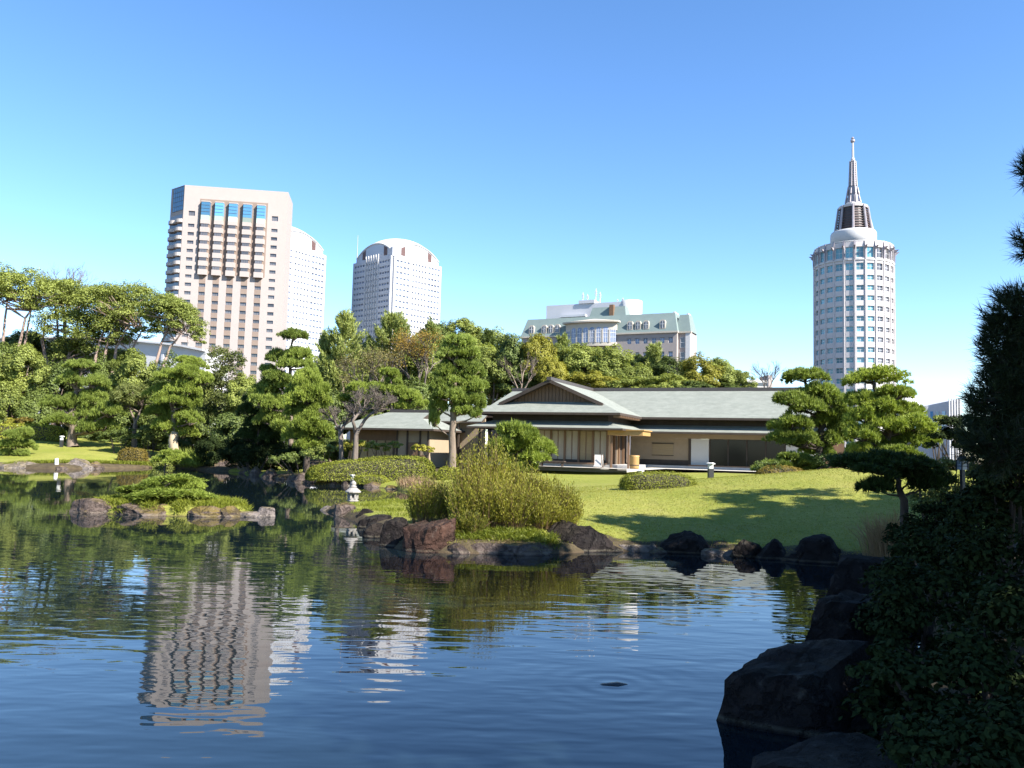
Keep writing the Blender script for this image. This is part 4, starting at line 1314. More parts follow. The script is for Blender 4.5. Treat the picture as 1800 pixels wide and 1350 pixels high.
    for s in (-1, 1):
        b = MB(); b.slab([(-0.28, -0.04 * s + s * 0.03, 0.85), (0.28, -0.04 * s + s * 0.03, 0.85), (0.28, s * 0.25, 0.1), (-0.28, s * 0.25, 0.1)][::-s], 0.03)
        b.build('board', M['plaster_white'], p)
        for q in (-0.26, 0.22):
            b = MB(); b.box(q, q + 0.04, s * 0.22 - 0.02, s * 0.22 + 0.02, 0, 0.85); b.build('leg', M['wood_mid'], p)
    x, y = H_(-4.4, -0.55)
    p = empty('garden_bench', (x, y, HZ + 0.03), HRZ, 'low dark wooden bench before the sliding screens', 'bench')
    b = MB(); b.box(-0.9, 0.9, -0.2, 0.2, 0.30, 0.37); b.build('seat', M['wood_dark'], p)
    for sx in (-0.75, 0.67):
        for sy in (-0.16, 0.09):
            b = MB(); b.box(sx, sx + 0.08, sy, sy + 0.07, 0, 0.30); b.build('leg', M['wood_dark'], p)
tea_house()

def annex():
    d = 60.0
    o = W(762, 757, 58.5)
    rz = rad(-22)
    z0 = gz(o.x, o.y) - 0.05
    t = empty('tea_house_annex', (o.x, o.y, z0), rz, 'smaller ochre-walled annex with bluish hipped roof left of the tea house', 'annex')
    ez = o.z - z0 + 0.12
    RV = [M['shingle'], M['wood_dark']]
    L, D, S = -8.6, 6.4, 0.42
    r = D / 2; rz_ = ez + S * r
    b = MB(); b.slab([(L, 0, ez), (0, 0, ez), (-1.9, 1.9, ez + S*1.9), (-1.9, r, rz_), (L + r, r, rz_)], 0.14, 0, 1); b.build('front_roof_slope', RV, t)
    b = MB(); b.slab([(0, 0, ez), (0, D, ez), (-1.9, D - 1.9, ez + S * 1.9), (-1.9, 1.9, ez + S * 1.9)], 0.14, 0, 1); b.build('right_roof_slope', RV, t)
    b = MB(); b.slab([(0, D, ez), (L, D, ez), (L + r, r, rz_), (-1.9, r, rz_), (-1.9, D - 1.9, ez + S*1.9)], 0.14, 0, 1); b.build('back_roof_slope', RV, t)
    b = MB(); b.slab([(L, D, ez), (L, 0, ez), (L + r, r, rz_)], 0.14, 0, 1); b.build('left_roof_slope', RV, t)
    b = MB(); b.face([(-1.95, 1.9, ez + S*1.9 - 0.05), (-1.95, D - 1.9, ez + S*1.9 - 0.05), (-1.95, r, rz_ - 0.1)]); b.build('gable', M['wood_dark'], t)
    b = MB(); b.box(L + r, -1.7, r - 0.15, r + 0.15, rz_ - 0.05, rz_ + 0.16); b.build('ridge_cap', M['frame_dark'], t)
    wt = ez + 0.15
    b = MB(); b.box(-3.4, -0.9, 0.9, 1.05, 0, wt); b.build('front_wall', M['plaster'], t)
    b = MB(); b.box(L + 0.8, -3.4, 1.4, 1.55, 0, wt); b.build('left_front_wall', M['wood_mid'], t)
    b = MB(); b.box(-0.9, -0.75, 0.9, D - 1, 0, wt); b.build('right_wall', M['plaster'], t)
    b = MB(); b.box(L + 0.8, L + 0.95, 1.56, D - 1, 0, wt); b.build('left_wall', M['plaster'], t)
    for x in (-3.4, -2.55, -1.5, -0.86):
        b = MB(); b.box(x - 0.06, x + 0.06, 0.82, 0.896, 0, wt - 0.1); b.build('post', M['wood_dark'], t)
    b = MB(); b.box(-2.45, -1.62, 0.85, 0.895, 0.0, 1.9); b.build('door', M['wood_mid'], t)
    b = MB(); b.box(-1.4, -0.98, 0.86, 0.896, 0.4, 1.0); b.build('low_window', M['wood_mid'], t)
    for i in range(6):
        x = L + 1.0 + i * 0.75
        b = MB(); b.box(x, x + 0.62, 1.33, 1.395, 0.5, 2.0); b.build('sliding_screen', M['reed_blind'], t)
    # linking corridor roof to the tea house
    o2 = W(842, 741, 62)
    t2 = empty('link_corridor', (o2.x, o2.y, z0), rz, 'low roofed corridor joining the annex to the tea house behind the tall pine', 'corridor')
    ez2 = o2.z - z0
    b = MB(); b.slab([(-3.7, 0, ez2), (0.2, 0, ez2), (0.2, 2.6, ez2 + 1.35), (-3.7, 2.6, ez2 + 1.35)], 0.13, 0, 1); b.build('roof', RV, t2)
    b = MB(); b.slab([(-3.7, 5.2, ez2), (-3.7, 2.6, ez2 + 1.35), (0.2, 2.6, ez2 + 1.35), (0.2, 5.2, ez2)], 0.13, 0, 1); b.build('roof', RV, t2)
    b = MB(); b.box(-3.5, 0.1, 0.9, 1.05, 0, ez2 + 0.25); b.build('wall', M['plaster'], t2)
    b = MB(); b.box(-2.7, -1.9, 0.8, 0.897, 0.1, 1.9); b.build('door', M['wood_dark'], t2)
    for x in (-3.45, -1.75, 0.0):
        b = MB(); b.box(x - 0.06, x + 0.06, 0.1, 0.22, 0, ez2 - 0.05); b.build('post', M['wood_dark'], t2)
annex()

# ================================================================== rocks
_rock_n = [0]
def rock(label, px, py, wpx, hpx, mat='rock', depth=0.75, flat=0.0, seed=None, d=None, group=None, name='rock', z=0.0, sub=3, tilt=0.0):
    """stone whose waterline front is seen at photo (px, py)"""
    _rock_n[0] += 1
    sd = seed if seed is not None else _rock_n[0] * 7 + 3
    rnd = random.Random(sd)
    p = G(px, py, z) if d is None else Vector((X(px, d, z), d, z))
    s = p.y / FPX
    w, h = wpx * s * 1.08, hpx * s * 0.85
    dp = w * depth
    cen = Vector((p.x, p.y + dp * 0.42, z))
    bm = bmesh.new()
    bmesh.ops.create_icosphere(bm, subdivisions=sub, radius=1.0)
    planes = []
    if flat:
        planes.append((Vector((rnd.uniform(-.12, .12), -0.06, 1)).normalized(), 0.80 - 0.42 * flat))
    for i in range(15):
        a = rnd.uniform(0, 2 * math.pi); e = rnd.uniform(-0.15, 0.9 - 0.7 * flat)
        n = Vector((math.cos(a) * math.cos(e), math.sin(a) * math.cos(e), math.sin(e)))
        planes.append((n, rnd.uniform(0.58, 0.88)))
    off = Vector((rnd.uniform(0, 50), rnd.uniform(0, 50), rnd.uniform(0, 50)))
    for v in bm.verts:
        c = v.co.copy()
        r = 1.0
        for n, k in planes:
            dd = c.dot(n)
            if dd > k: r = min(r, k / dd)
        c = c * r
        q = c * 1.6 + off
        nz = mnoise.noise(q) * 0.12 + mnoise.noise(q * 2.7) * 0.08 + mnoise.noise(q * 6.5) * 0.045
        c = c * (1.08 + nz)
        v.co = c
    zs = [v.co.z for v in bm.verts]; xs_ = [v.co.x for v in bm.verts]; ys_ = [v.co.y for v in bm.verts]
    zmax = max(zs); wx = max(xs_) - min(xs_); wy = max(ys_) - min(ys_)
    sunk = 0.45
    for v in bm.verts:
        v.co.x = (v.co.x - (max(xs_) + min(xs_)) / 2) * w / wx
        v.co.y = (v.co.y - (max(ys_) + min(ys_)) / 2) * dp / wy
        v.co.z = v.co.z / zmax * h if v.co.z > 0 else v.co.z * max(0.3, h) * 0.7
        v.co.z += tilt * v.co.x
    me = bpy.data.meshes.new('rock'); bm.to_mesh(me); bm.free()
    me.materials.append(M[mat])
    o = link_mesh(name, me, None, cen)
    return tag(o, label, 'rock', group)

g = 'stones edging the little island'
rock('large mossy brown boulder at the left end of the grassy island', 150, 903, 80, 31, 'rock', group=g, sub=4)
rock('broad peaked brown stone second from left on the island edge', 242, 907, 118, 28, 'rock', group=g, sub=4)
rock('small ochre stone wedged between two broad island stones', 301, 906, 40, 20, 'rock', group=g)
rock('low rounded brown stone in the middle of the island edge', 343, 909, 74, 22, 'rock', group=g, sub=4)
rock('pointed brown stone right of centre on the island edge', 398, 909, 60, 22, 'rock', group=g)
rock('flat pale stone low in the water near the island right end', 434, 909, 48, 10, 'rock_grey', group=g, flat=0.5)
rock('squared pale grey stone ending the island on the right', 464, 909, 38, 20, 'rock_grey', group=g, flat=0.4)
g = 'stones along the left lawn bank'
rock('long grey stone at the far left edge of the lawn bank', 22, 823, 84, 15, 'rock_grey', group=g)
rock('rounded grey boulder in the lawn bank beside the white stake', 133, 824, 54, 22, 'rock_grey', group=g)
rock('small dark stone just right of the rounded grey lawn-bank boulder', 166, 824, 24, 15, 'rock', group=g)
rock('small dark stone just left of the rounded grey lawn-bank boulder', 104, 825, 20, 8, 'rock', group=g)
g = 'stones edging the far bank'
far = [(384, 827, 34, 24, 'largest far-bank boulder beside the reed clump'), (408, 829, 26, 15, 'second far-bank stone right of the reed clump'),
       (428, 832, 28, 13, 'third far-bank stone right of the reed clump, low and wide'), (447, 836, 24, 19, 'fourth far-bank stone from the reeds, leaning with a sharp top'),
       (473, 840, 32, 19, 'fifth far-bank stone from the reeds, rounded with pale front'), (492, 843, 22, 10, 'sixth far-bank stone from the reeds, small and low'),
       (511, 846, 26, 15, 'seventh far-bank stone from the reeds, dark and blocky'), (534, 849, 36, 21, 'tall pale-topped stone standing midway on the far bank'),
       (562, 850, 22, 15, 'dark stone below the low azalea on the far bank'), (588, 853, 36, 18, 'wide brown stone left of the far-bank gap above the lantern'),
       (607, 854, 16, 13, 'narrow split stone directly behind the stone lantern'), (624, 855, 30, 15, 'grey blocky stone right behind the stone lantern'),
       (653, 857, 36, 12, 'long low dark stone where the far bank curves in'), (688, 860, 26, 8, 'last small stone of the far bank by the reedy inlet')]
for i, (px, py, w, h, lab) in enumerate(far):
    rock(lab, px, py, w, h, 'rock_grey' if i in (11,) else 'rock', group=g, depth=0.7)
g = 'stones of the lantern spit'
rock('dark round rock carrying the stone lantern', 606, 908, 46, 27, 'rock', group=g, depth=0.8, flat=0.5)
rock('low wet stone at the tip of the lantern spit', 574, 898, 30, 10, 'rock_grey', group=g)
rock('dark stone right of the lantern rock', 640, 916, 40, 25, 'rock_shade', group=g)
rock('flat dark stone in front of the spit grass', 652, 930, 60, 28, 'rock_shade', group=g, flat=0.4)
rock('small pale stone in the spit grass behind the lantern', 692, 886, 26, 9, 'rock_grey', group=g, z=0.1)
g = 'boulders below the lawn'
rock('black craggy boulder left of the reddish block', 692, 962, 62, 58, 'rock_shade', group=g, sub=4, depth=1.0, flat=0.5, seed=21)
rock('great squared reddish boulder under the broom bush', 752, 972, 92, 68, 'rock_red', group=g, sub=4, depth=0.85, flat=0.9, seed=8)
rock('long flat brown slab at the water below the broom bush', 880, 975, 168, 26, 'rock', group=g, sub=4, depth=0.35, flat=0.6)
rock('large dark angular boulder right of the broom bush', 1013, 971, 128, 60, 'rock_shade', group=g, sub=4, depth=0.6, seed=44)
rock('small brown stone wedged between reddish block and slab', 806, 974, 44, 22, 'rock', group=g)
rock('brown stone wedged between slab and dark angular boulder', 955, 974, 46, 24, 'rock', group=g)
rock('low dark stone left of the black craggy boulder', 662, 946, 52, 30, 'rock_shade', group=g)
rock('low dark stone at the right foot of the dark angular boulder', 1076, 971, 40, 14, 'rock_shade', group=g)
rock('low dark stone between overhanging boulder and shade ledge', 1160, 973, 40, 12, 'rock', group=g)
rock('low dark stone between pointed boulder and shaded corner', 1405, 988, 50, 20, 'rock_shade', group=g)
rock('flat grey ledge stone right of the dark angular boulder', 1110, 970, 74, 15, 'rock_grey', group=g, depth=0.5, flat=0.7)
rock('small upright grey stone on the ledge at the lawn edge', 1146, 971, 26, 18, 'rock_grey', group=g)
rock('dark overhanging boulder at the middle of the lawn edge', 1206, 974, 82, 46, 'rock_shade', group=g, sub=4, seed=63)
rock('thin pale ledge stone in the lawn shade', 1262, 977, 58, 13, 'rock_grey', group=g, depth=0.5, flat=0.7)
rock('dark rounded boulder in the tree shade at the lawn edge', 1318, 981, 56, 36, 'rock_shade', group=g, sub=4)
rock('dark pointed boulder next to the rounded one in the lawn shade', 1364, 985, 58, 42, 'rock_shade', group=g, sub=4, seed=91)
rock('big dark boulder at the shaded corner of the lawn', 1455, 992, 100, 58, 'rock_shade', group=g, sub=4)
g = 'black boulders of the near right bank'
rock('huge black foreground boulder jutting into the pond', 1440, 1300, 320, 160, 'rock_shade', group=g, sub=4, depth=0.6, seed=14, flat=0.55, tilt=0.12)
rock('black boulder low at the bottom edge of the picture', 1510, 1400, 330, 70, 'rock_shade', group=g, sub=4, depth=0.5, seed=31, flat=0.6)
rock('black upright boulder behind the huge foreground one', 1505, 1168, 190, 134, 'rock_shade', group=g, sub=4, depth=0.6, seed=17, flat=0.55)
rock('black rounded boulder farthest along the near right bank', 1545, 1066, 180, 96, 'rock_shade', group=g, sub=4, depth=0.6, seed=53, flat=0.5)

# ================================================================== small garden things
def stone_lantern():
    p = W(620, 884, 29.6)
    zb = 0.47
    t = empty('stone_lantern', (X(620, 29.7, zb), 29.7, zb), 0.2, 'small pale stone lantern on a rock at the pond edge', 'lantern')
    b = MB(); b.lathe([(0.20, 0), (0.21, 0.03), (0.17, 0.05), (0.165, 0.09)], 6); b.build('foot', M['granite'], t)
    b = MB()
    for i in range(6):
        if i in (4,): pass
        a = 2 * math.pi * i / 6
        b.tube([(0.15 * math.cos(a), 0.15 * math.sin(a), 0.09), (0.15 * math.cos(a), 0.15 * math.sin(a), 0.29)], 0.045, 5)
    b.lathe([(0.16, 0.09), (0.16, 0.13)], 6); b.lathe([(0.16, 0.25), (0.17, 0.292)], 6)
    b.build('fire_box', M['granite'], t)
    b = MB(); b.lathe([(0.10, 0.13), (0.10, 0.25)], 6); b.build('fire_box_core', M['frame_dark'], t)
    b = MB(); b.lathe([(0.17, 0.292), (0.275, 0.31), (0.28, 0.35), (0.20, 0.42), (0.12, 0.485), (0.10, 0.49)], 12); b.build('cap', M['granite'], t)
    b = MB(); b.lathe([(0.10, 0.49), (0.13, 0.52), (0.10, 0.55), (0.065, 0.56), (0.10, 0.60), (0.095, 0.66), (0.03, 0.73)], 10); b.build('jewel', M['granite'], t, True)
stone_lantern()

def post_lamp(px, d, h, label, w=0.16):
    x = X(px, d, 1.0); z = gz(x, d) - 0.03
    t = empty('garden_lamp', (x, d, z), 0.1, label, 'lamp', 'low white garden lamps')
    b = MB(); b.box(-w/2, w/2, -w/2, w/2, 0, h * 0.62); b.build('post', M['metal_black'], t)
    b = MB(); b.box(-w*0.44, w*0.44, -w*0.44, w*0.44, h * 0.62, h * 0.9); b.build('diffuser', M['lamp_glass'], t)
    b = MB(); b.lathe([(w * 0.95, h * 0.9), (w * 0.95, h * 0.95), (w * 0.5, h)], 4); b.build('cap', M['plaster_white'], t)
post_lamp(1126, 33.5, 0.62, 'low white-capped garden lamp left of the clipped lawn hedge')
post_lamp(1249, 33.5, 0.66, 'low white-capped garden lamp right of the clipped lawn hedge', 0.2)
post_lamp(620, 49.9, 0.95, 'white garden lamp before the long clipped hedge across the pond', 0.24)
post_lamp(107, 79, 1.1, 'garden lamp at the foot of the left lawn pine', 0.26)

M['lamp_dim'] = surf('grey_lamp_panel', (0.30, 0.31, 0.32), (0.25, 0.26, 0.27), 3, 0.3)
def path_lantern():
    d = 16.5
    x = X(1692, d, 2.0); z = gz(x, d)
    top = W(1692, 804, d).z
    h = top - z
    t = empty('path_lantern', (x, d, z), 0.25, 'black-framed lantern on a post in the shaded right bank', 'lantern')
    b = MB(); b.box(-0.035, 0.035, -0.035, 0.035, 0, h - 0.25); b.build('post', M['metal_black'], t)
    b = MB(); b.box(-0.065, 0.065, -0.065, 0.065, h - 0.25, h - 0.06); b.build('diffuser', M['lamp_dim'], t)
    for sx in (-1, 1):
        for sy in (-1, 1):
            b = MB(); b.box(sx*0.072 - 0.010, sx*0.072 + 0.010, sy*0.072 - 0.010, sy*0.072 + 0.010, h - 0.26, h - 0.05); b.build('frame_bar', M['metal_black'], t)
    for zz in (h - 0.18, h - 0.12):
        b = MB(); b.box(-0.07, 0.07, -0.07, 0.07, zz, zz + 0.012); b.build('frame_rail', M['metal_black'], t)
    b = MB(); b.lathe([(0.12, h - 0.06), (0.12, h - 0.03), (0.06, h + 0.04)], 4); b.build('cap', M['metal_black'], t)
path_lantern()

p = G(100, 824)
t = empty('white_stake', (p.x, p.y, -0.2), 0, 'white painted stake standing in the water by the left lawn', 'stake')
b = MB(); b.tube([(0, 0, 0), (-0.05, 0, 0.5), (-0.07, 0, 0.95)], [0.15, 0.15, 0.14], 10); b.build('pole', M['plaster_white'], t)
b = MB(); b.tube([(-0.07, 0, 0.951), (-0.08, 0, 1.0)], [0.15, 0.12], 10); b.build('cap', M['plaster_white'], t)

def carp():
    t = empty('carp', (FISH.x, FISH.y, -0.03), rad(8), 'dark carp breaking the surface in the open water', 'fish')
    prof = [(-0.34, 0.02), (-0.26, 0.05), (-0.12, 0.085), (0.05, 0.095), (0.2, 0.075), (0.30, 0.045), (0.345, 0.012)]
    b = MB(); n = 10; base = 0
    for (x, r) in prof:
        for i in range(n):
            a = 2 * math.pi * i / n
            b.v.append((x, r * 0.75 * math.cos(a), -0.03 + r * math.sin(a) * 0.95 - abs(x) * 0.08))
    for k in range(len(prof) - 1):
        for i in range(n):
            j = (i + 1) % n
            b.f.append((k*n+i, k*n+j, (k+1)*n+j, (k+1)*n+i)); b.m.append(0)
    b.f.append(tuple(range(n))[::-1]); b.m.append(0)
    b.f.append(tuple((len(prof)-1)*n + i for i in range(n))); b.m.append(0)
    skin = surf('carp_skin', (0.03, 0.026, 0.02), (0.018, 0.016, 0.012), 20, 0.25)
    b.build('body', skin, t, True)
    b = MB(); b.slab([(-0.33, -0.006, -0.07), (-0.33, 0.006, -0.07), (-0.48, 0.02, -0.06), (-0.48, 0.008, -0.06)], 0.08)
    b.build('tail_fin', skin, t)
carp()

# ================================================================== plants: generators
RNG = np.random.default_rng(11)

def unit(v):
    return v / np.maximum(np.linalg.norm(v, axis=1, keepdims=True), 1e-9)

def blades(base, dirs, length, width):
    """thin needle or grass triangles"""
    n = len(base)
    side = unit(np.cross(dirs, RNG.normal(size=(n, 3))))
    hw = (np.asarray(width) * 0.5).reshape(-1, 1) * np.ones((n, 1))
    tip = base + dirs * (np.asarray(length).reshape(-1, 1))
    return np.stack([base - side * hw, base + side * hw, tip], 1).reshape(-1, 3)

def leaves(pos, nrm, length, width):
    """lozenge leaves"""
    n = len(pos)
    t = unit(np.cross(nrm, RNG.normal(size=(n, 3))))
    b = np.cross(nrm, t)
    L = (np.asarray(length) * 0.5).reshape(-1, 1) * np.ones((n, 1)); Wd = (np.asarray(width) * 0.5).reshape(-1, 1) * np.ones((n, 1))
    fold = nrm * (L * 0.25)
    return np.stack([pos - t * L, pos - b * Wd + fold * 0.6, pos + t * L - fold * 0.4, pos + b * Wd + fold * 0.6], 1).reshape(-1, 3)

def pad_mesh(name, n_sub, tufts, nbl, ln, wd, rz, seed):
    """clipped pine pad, radius about 1: a low dome made of many small needle mounds"""
    global RNG
    RNG = np.random.default_rng(seed)
    a = RNG.uniform(0, 2 * np.pi, n_sub); r = np.sqrt(RNG.uniform(0, 1, n_sub)) * 0.86
    lump = 1 + 0.20 * np.sin(a * 2 + seed) + 0.14 * np.sin(a * 5 + seed * 2)
    r = r * lump
    cx, cy = r * np.cos(a), r * np.sin(a)
    cz = rz * np.sqrt(np.clip(1 - (r * 0.92) ** 2, 0.02, 1)) * RNG.uniform(0.40, 1.08, n_sub)
    sr = RNG.uniform(0.13, 0.32, n_sub)
    idx = np.repeat(np.arange(n_sub), tufts)
    v = unit(RNG.normal(size=(len(idx), 3))); v[:, 2] = np.abs(v[:, 2]) * 1.1 - 0.25
    pos = np.stack([cx[idx], cy[idx], cz[idx]], 1) + v * sr[idx][:, None] * RNG.uniform(0.55, 1.0, (len(idx), 1)) * np.array([1, 1, 0.7])
    out = v + np.stack([cx[idx] * 0.5, cy[idx] * 0.5, np.full(len(idx), 0.55)], 1)
    k = np.repeat(np.arange(len(idx)), nbl)
    d = unit(unit(out)[k] + RNG.normal(size=(len(k), 3)) * 0.5)
    vt = blades(pos[k], d, ln * RNG.uniform(0.7, 1.25, len(k)), wd)
    return np_mesh(name, vt, 3, M['pine'])
PADS_L = [pad_mesh('foliage_pad', 62, 34, 7, 0.11, 0.030, 0.50, s) for s in (1, 2, 3)]      # for pads of ~1.5 m and more
PADS_M = [pad_mesh('foliage_pad', 50, 27, 7, 0.17, 0.044, 0.50, s) for s in (4, 5, 6)]
PADS_S = [pad_mesh('foliage_pad', 32, 20, 7, 0.26, 0.064, 0.52, s) for s in (7, 8, 9)]
print('pads', sum(len(m.polygons) for m in PADS_L + PADS_M + PADS_S))

def set_mat(o, mat):
    o.material_slots[0].link = 'OBJECT'; o.material_slots[0].material = M[mat]

def bend(pts, n, amp, rnd):
    """resample a polyline and make it wander a little"""
    pts = [Vector(p) for p in pts]
    out = []
    for i in range(len(pts) - 1):
        for k in range(n):
            s = k / n
            p = pts[i].lerp(pts[i+1], s)
            w = amp if (i or k) else 0
            out.append(p + Vector((rnd.uniform(-w, w), rnd.uniform(-w, w), rnd.uniform(-w, w) * 0.3)))
    out.append(pts[-1])
    return out

def niwaki(label, d, base, trunk, pads, mat='pine', bark='bark', r0=0.16, seed=1, name='pine_tree', zbase=None, group=None, wrap=0.0, squash=1.0):
    """cloud-pruned pine: base px, trunk [(px,py)...], pads [(px,py,rx,ry[,dd])...] as seen d metres off"""
    rnd = random.Random(seed)
    bx = X(base, d, 1.2)
    bz = (gz(bx, d) if zbase is None else zbase) - 0.05
    t = empty(name, (bx, d, bz), 0, label, 'tree', group)
    o = Vector((bx, d, bz))
    tp = [Vector((0, 0, 0))] + [W(px, py, d + rnd.uniform(-0.2, 0.2)) - o for px, py in trunk]
    path = bend(tp, 4, r0 * 0.35, rnd)
    b = MB()
    n = len(path)
    b.tube(path, [r0 * (1.25 if i == 0 else 1.0) * (1 - 0.72 * i / (n - 1)) for i in range(n)], 8)
    s = d / FPX
    for i, pd in enumerate(pads):
        px, py, rx, ry = pd[:4]
        R = rx * s * 1.12
        dd = pd[4] if len(pd) > 4 else rnd.uniform(-0.55, 0.55) * R
        c = W(px, py + ry * 1.05, d + dd) - o
        H = 2.9 * ry * s
        tpl = PADS_L if R > 1.25 else PADS_M if R > 0.65 else PADS_S
        po = link_mesh('foliage_pad', tpl[(i + seed) % 3], t, c, (rnd.uniform(-0.1, 0.1), rnd.uniform(-0.1, 0.1), rnd.uniform(0, 6.28)),
                       (R * 0.92, R * 0.92 * rnd.uniform(0.85, 1.05), H / 0.80 * squash))
        set_mat(po, mat)
        # limb from the trunk
        q = min(path, key=lambda p: (p - c).length + max(0, p.z - c.z) * 2)
        c2 = c + Vector((0, 0, H * 0.2))
        mid = q.lerp(c2, 0.55) + Vector((0, 0, -0.06 * (c2 - q).length))
        rb = max(0.025, r0 * 0.36 * min(1.0, (R / 1.2) + 0.3))
        if (c2 - q).length > 0.15:
            b.tube(bend([q, mid, c2], 3, rb * 0.5, rnd), [rb * (1 - 0.09 * k) for k in range(7)], 5)
        # twig fan under the pad
        for k in range(5):
            a = rnd.uniform(0, 6.28); e = c2 + Vector((math.cos(a) * R * 0.62, math.sin(a) * R * 0.62, rnd.uniform(0.0, 0.25) * H))
            b.tube([c2 - Vector((0, 0, H * 0.12)), e], [rb * 0.5, rb * 0.2], 4)
    b.build('trunk', M[bark], t, True)
    if wrap:
        w = MB(); k = max(2, int(n * wrap)); w.tube(path[:k], [r0 * (1.45 - 0.5 * i / n) for i in range(k)], 9)
        w.build('straw_wrap', M['straw'], t, True)
    return t

def crown_points(blobs, n_leaf, sub_k, rng, inner=0.25):
    """leaf positions and normals for lumpy crowns; blobs are (centre, radii)"""
    P, Nn = [], []
    vols = np.array([b[1][0] * b[1][2] for b in blobs]); vols = vols / vols.sum()
    for (c, r), fr in zip(blobs, vols):
        c = np.array(c); r = np.array(r)
        m = max(5, int(sub_k * math.sqrt(len(blobs) * fr)))
        n = int(n_leaf * fr)
        v = unit(rng.normal(size=(m, 3)))
        v[:, 2] = np.where(v[:, 2] < -0.35, -v[:, 2], v[:, 2])
        sc = c + v * r * rng.uniform(0.55, 0.92, (m, 1))
        sr = rng.uniform(0.22, 0.42, (m, 1)) * r.mean()
        k = rng.integers(0, m, n)
        u = unit(rng.normal(size=(n, 3)))
        u[:, 2] = np.where(u[:, 2] < -0.3, u[:, 2] * -0.7, u[:, 2])
        rr = np.where(rng.uniform(size=(n, 1)) < inner, rng.uniform(0.2, 0.7, (n, 1)), rng.uniform(0.75, 1.1, (n, 1)))
        P.append(sc[k] + u * sr[k] * rr * np.array([1, 1, 0.85]))
        Nn.append(unit(u + np.array([0, 0, 0.55]) + rng.normal(size=(n, 3)) * 0.45))
    return np.concatenate(P), np.concatenate(Nn)

def broadleaf(label, d, base, blobs, stems, n=9000, leaf=0.24, mat='leaf', bark='bark_pale', r0=0.28, seed=1, name='broadleaf_tree', sub=22, zbase=None, group=None, inner=0.25, cat='tree', twigs=True):
    """spreading tree: blobs [(px,py,rx,ry[,dd])], stems [[(px,py)...]...] as seen d metres off"""
    global RNG
    rng = RNG = np.random.default_rng(seed); rnd = random.Random(seed)
    bx = X(base, d, 1.5); bz = (gz(bx, d) if zbase is None else zbase) - 0.1
    o = Vector((bx, d, bz)); s = d / FPX
    t = empty(name, o, 0, label, cat, group)
    bl = []
    for bb in blobs:
        px, py, rx, ry = bb[:4]; dd = bb[4] if len(bb) > 4 else rnd.uniform(-0.5, 0.5) * rx * s
        c = W(px, py, d + dd) - o
        bl.append(((c.x, c.y, c.z), (rx * s * 1.18, (rx * 0.6 + ry * 0.4) * s * 1.2, ry * s * 1.32)))
    n = int(n * 1.7)
    P, N = crown_points(bl, n, int(sub * 1.5), rng, inner)
    sz = leaf * 1.1 * rng.uniform(0.6, 1.25, len(P))
    me = np_mesh('crown', leaves(P, N, sz, sz * 0.6), 4, M[mat])
    link_mesh('crown', me, t)
    b = MB()
    for st in stems:
        start = Vector((0, 0, 0))
        tp = [start] + [W(px, py, d + rnd.uniform(-0.6, 0.6)) - o for px, py in st]
        if len(st) > 1 and abs(st[0][0] - base) > 6: tp = tp[0:1] + tp[1:]
        path = bend(tp, 3, r0 * 0.4, rnd)
        k = len(path)
        b.tube(path, [r0 * (1 - 0.75 * i / (k - 1)) for i in range(k)], 7)
        if twigs:
            for c, r in bl:
                c = Vector(c)
                q = min(path[k // 3:], key=lambda p: (p - c).length)
                for z in range(3):
                    e = c + Vector((rnd.uniform(-.6, .6) * r[0], rnd.uniform(-.6, .6) * r[1], rnd.uniform(-.4, .5) * r[2]))
                    b.tube(bend([q, q.lerp(e, 0.5), e], 2, r0 * 0.3, rnd), [r0 * 0.3, r0 * 0.26, r0 * 0.2, r0 * 0.15, r0 * 0.08], 5)
    if b.v: b.build('trunk', M[bark], t, True)
    return t

def conifer(label, d, base, top, half, mat='conifer', seed=1, name='conifer_tree', py_low=None, group=None, nb=120, bl_len=0.42):
    """upright conifer with rising shoots; top (px,py), half width in px"""
    global RNG
    rng = RNG = np.random.default_rng(seed)
    bx = X(base, d, 1.5); bz = gz(bx, d) - 0.1
    o = Vector((bx, d, bz)); t = empty(name, o, 0, label, 'tree', group)
    tip = W(top[0], top[1], d) - o
    H = tip.z; Rm = half * d / FPX
    P, D = [], []
    br = MB()
    br.tube([(0, 0, 0), (tip.x * 0.5, 0, H * 0.5), (tip.x, 0, H * 0.97)], [H * 0.022, H * 0.014, 0.03], 7)
    for i in range(nb):
        f = 0.14 + 0.85 * ((i + rng.uniform()) / nb)
        r = Rm * (min(1.0, (1 - f) * 1.75 + 0.10)) * rng.uniform(0.6, 1.12)
        a = rng.uniform(0, 2 * np.pi)
        st = np.array([tip.x * f, 0, H * f])
        dv = np.array([np.cos(a), np.sin(a), 0.25 + 0.55 * f])
        if i % 2 == 0:
            e = st + dv * r * 0.9
            br.tube([tuple(st), tuple(e)], [0.05, 0.015], 4)
        for q in range(7):
            u = 0.3 + 0.7 * (q + rng.uniform()) / 7
            c = st + dv * r * u + np.array([0, 0, 0.28 * r * u * u]) + rng.normal(size=3) * 0.16
            P.append(c); D.append(unit((dv * np.array([.55, .55, 0]) + np.array([0, 0, 1.0]))[None])[0])
    P, D = np.array(P), np.array(D)
    m = 22
    k = np.repeat(np.arange(len(P)), m)
    base_ = P[k] + D[k] * rng.uniform(-0.35, 0.35, (len(k), 1)) + rng.normal(size=(len(k), 3)) * 0.05
    dd = unit(D[k] + rng.normal(size=(len(k), 3)) * 0.55)
    me = np_mesh('crown', blades(base_, dd, bl_len * rng.uniform(0.6, 1.2, len(k)), 0.10), 3, M[mat])
    link_mesh('crown', me, t)
    br.build('trunk', M['bark'], t)
    return t

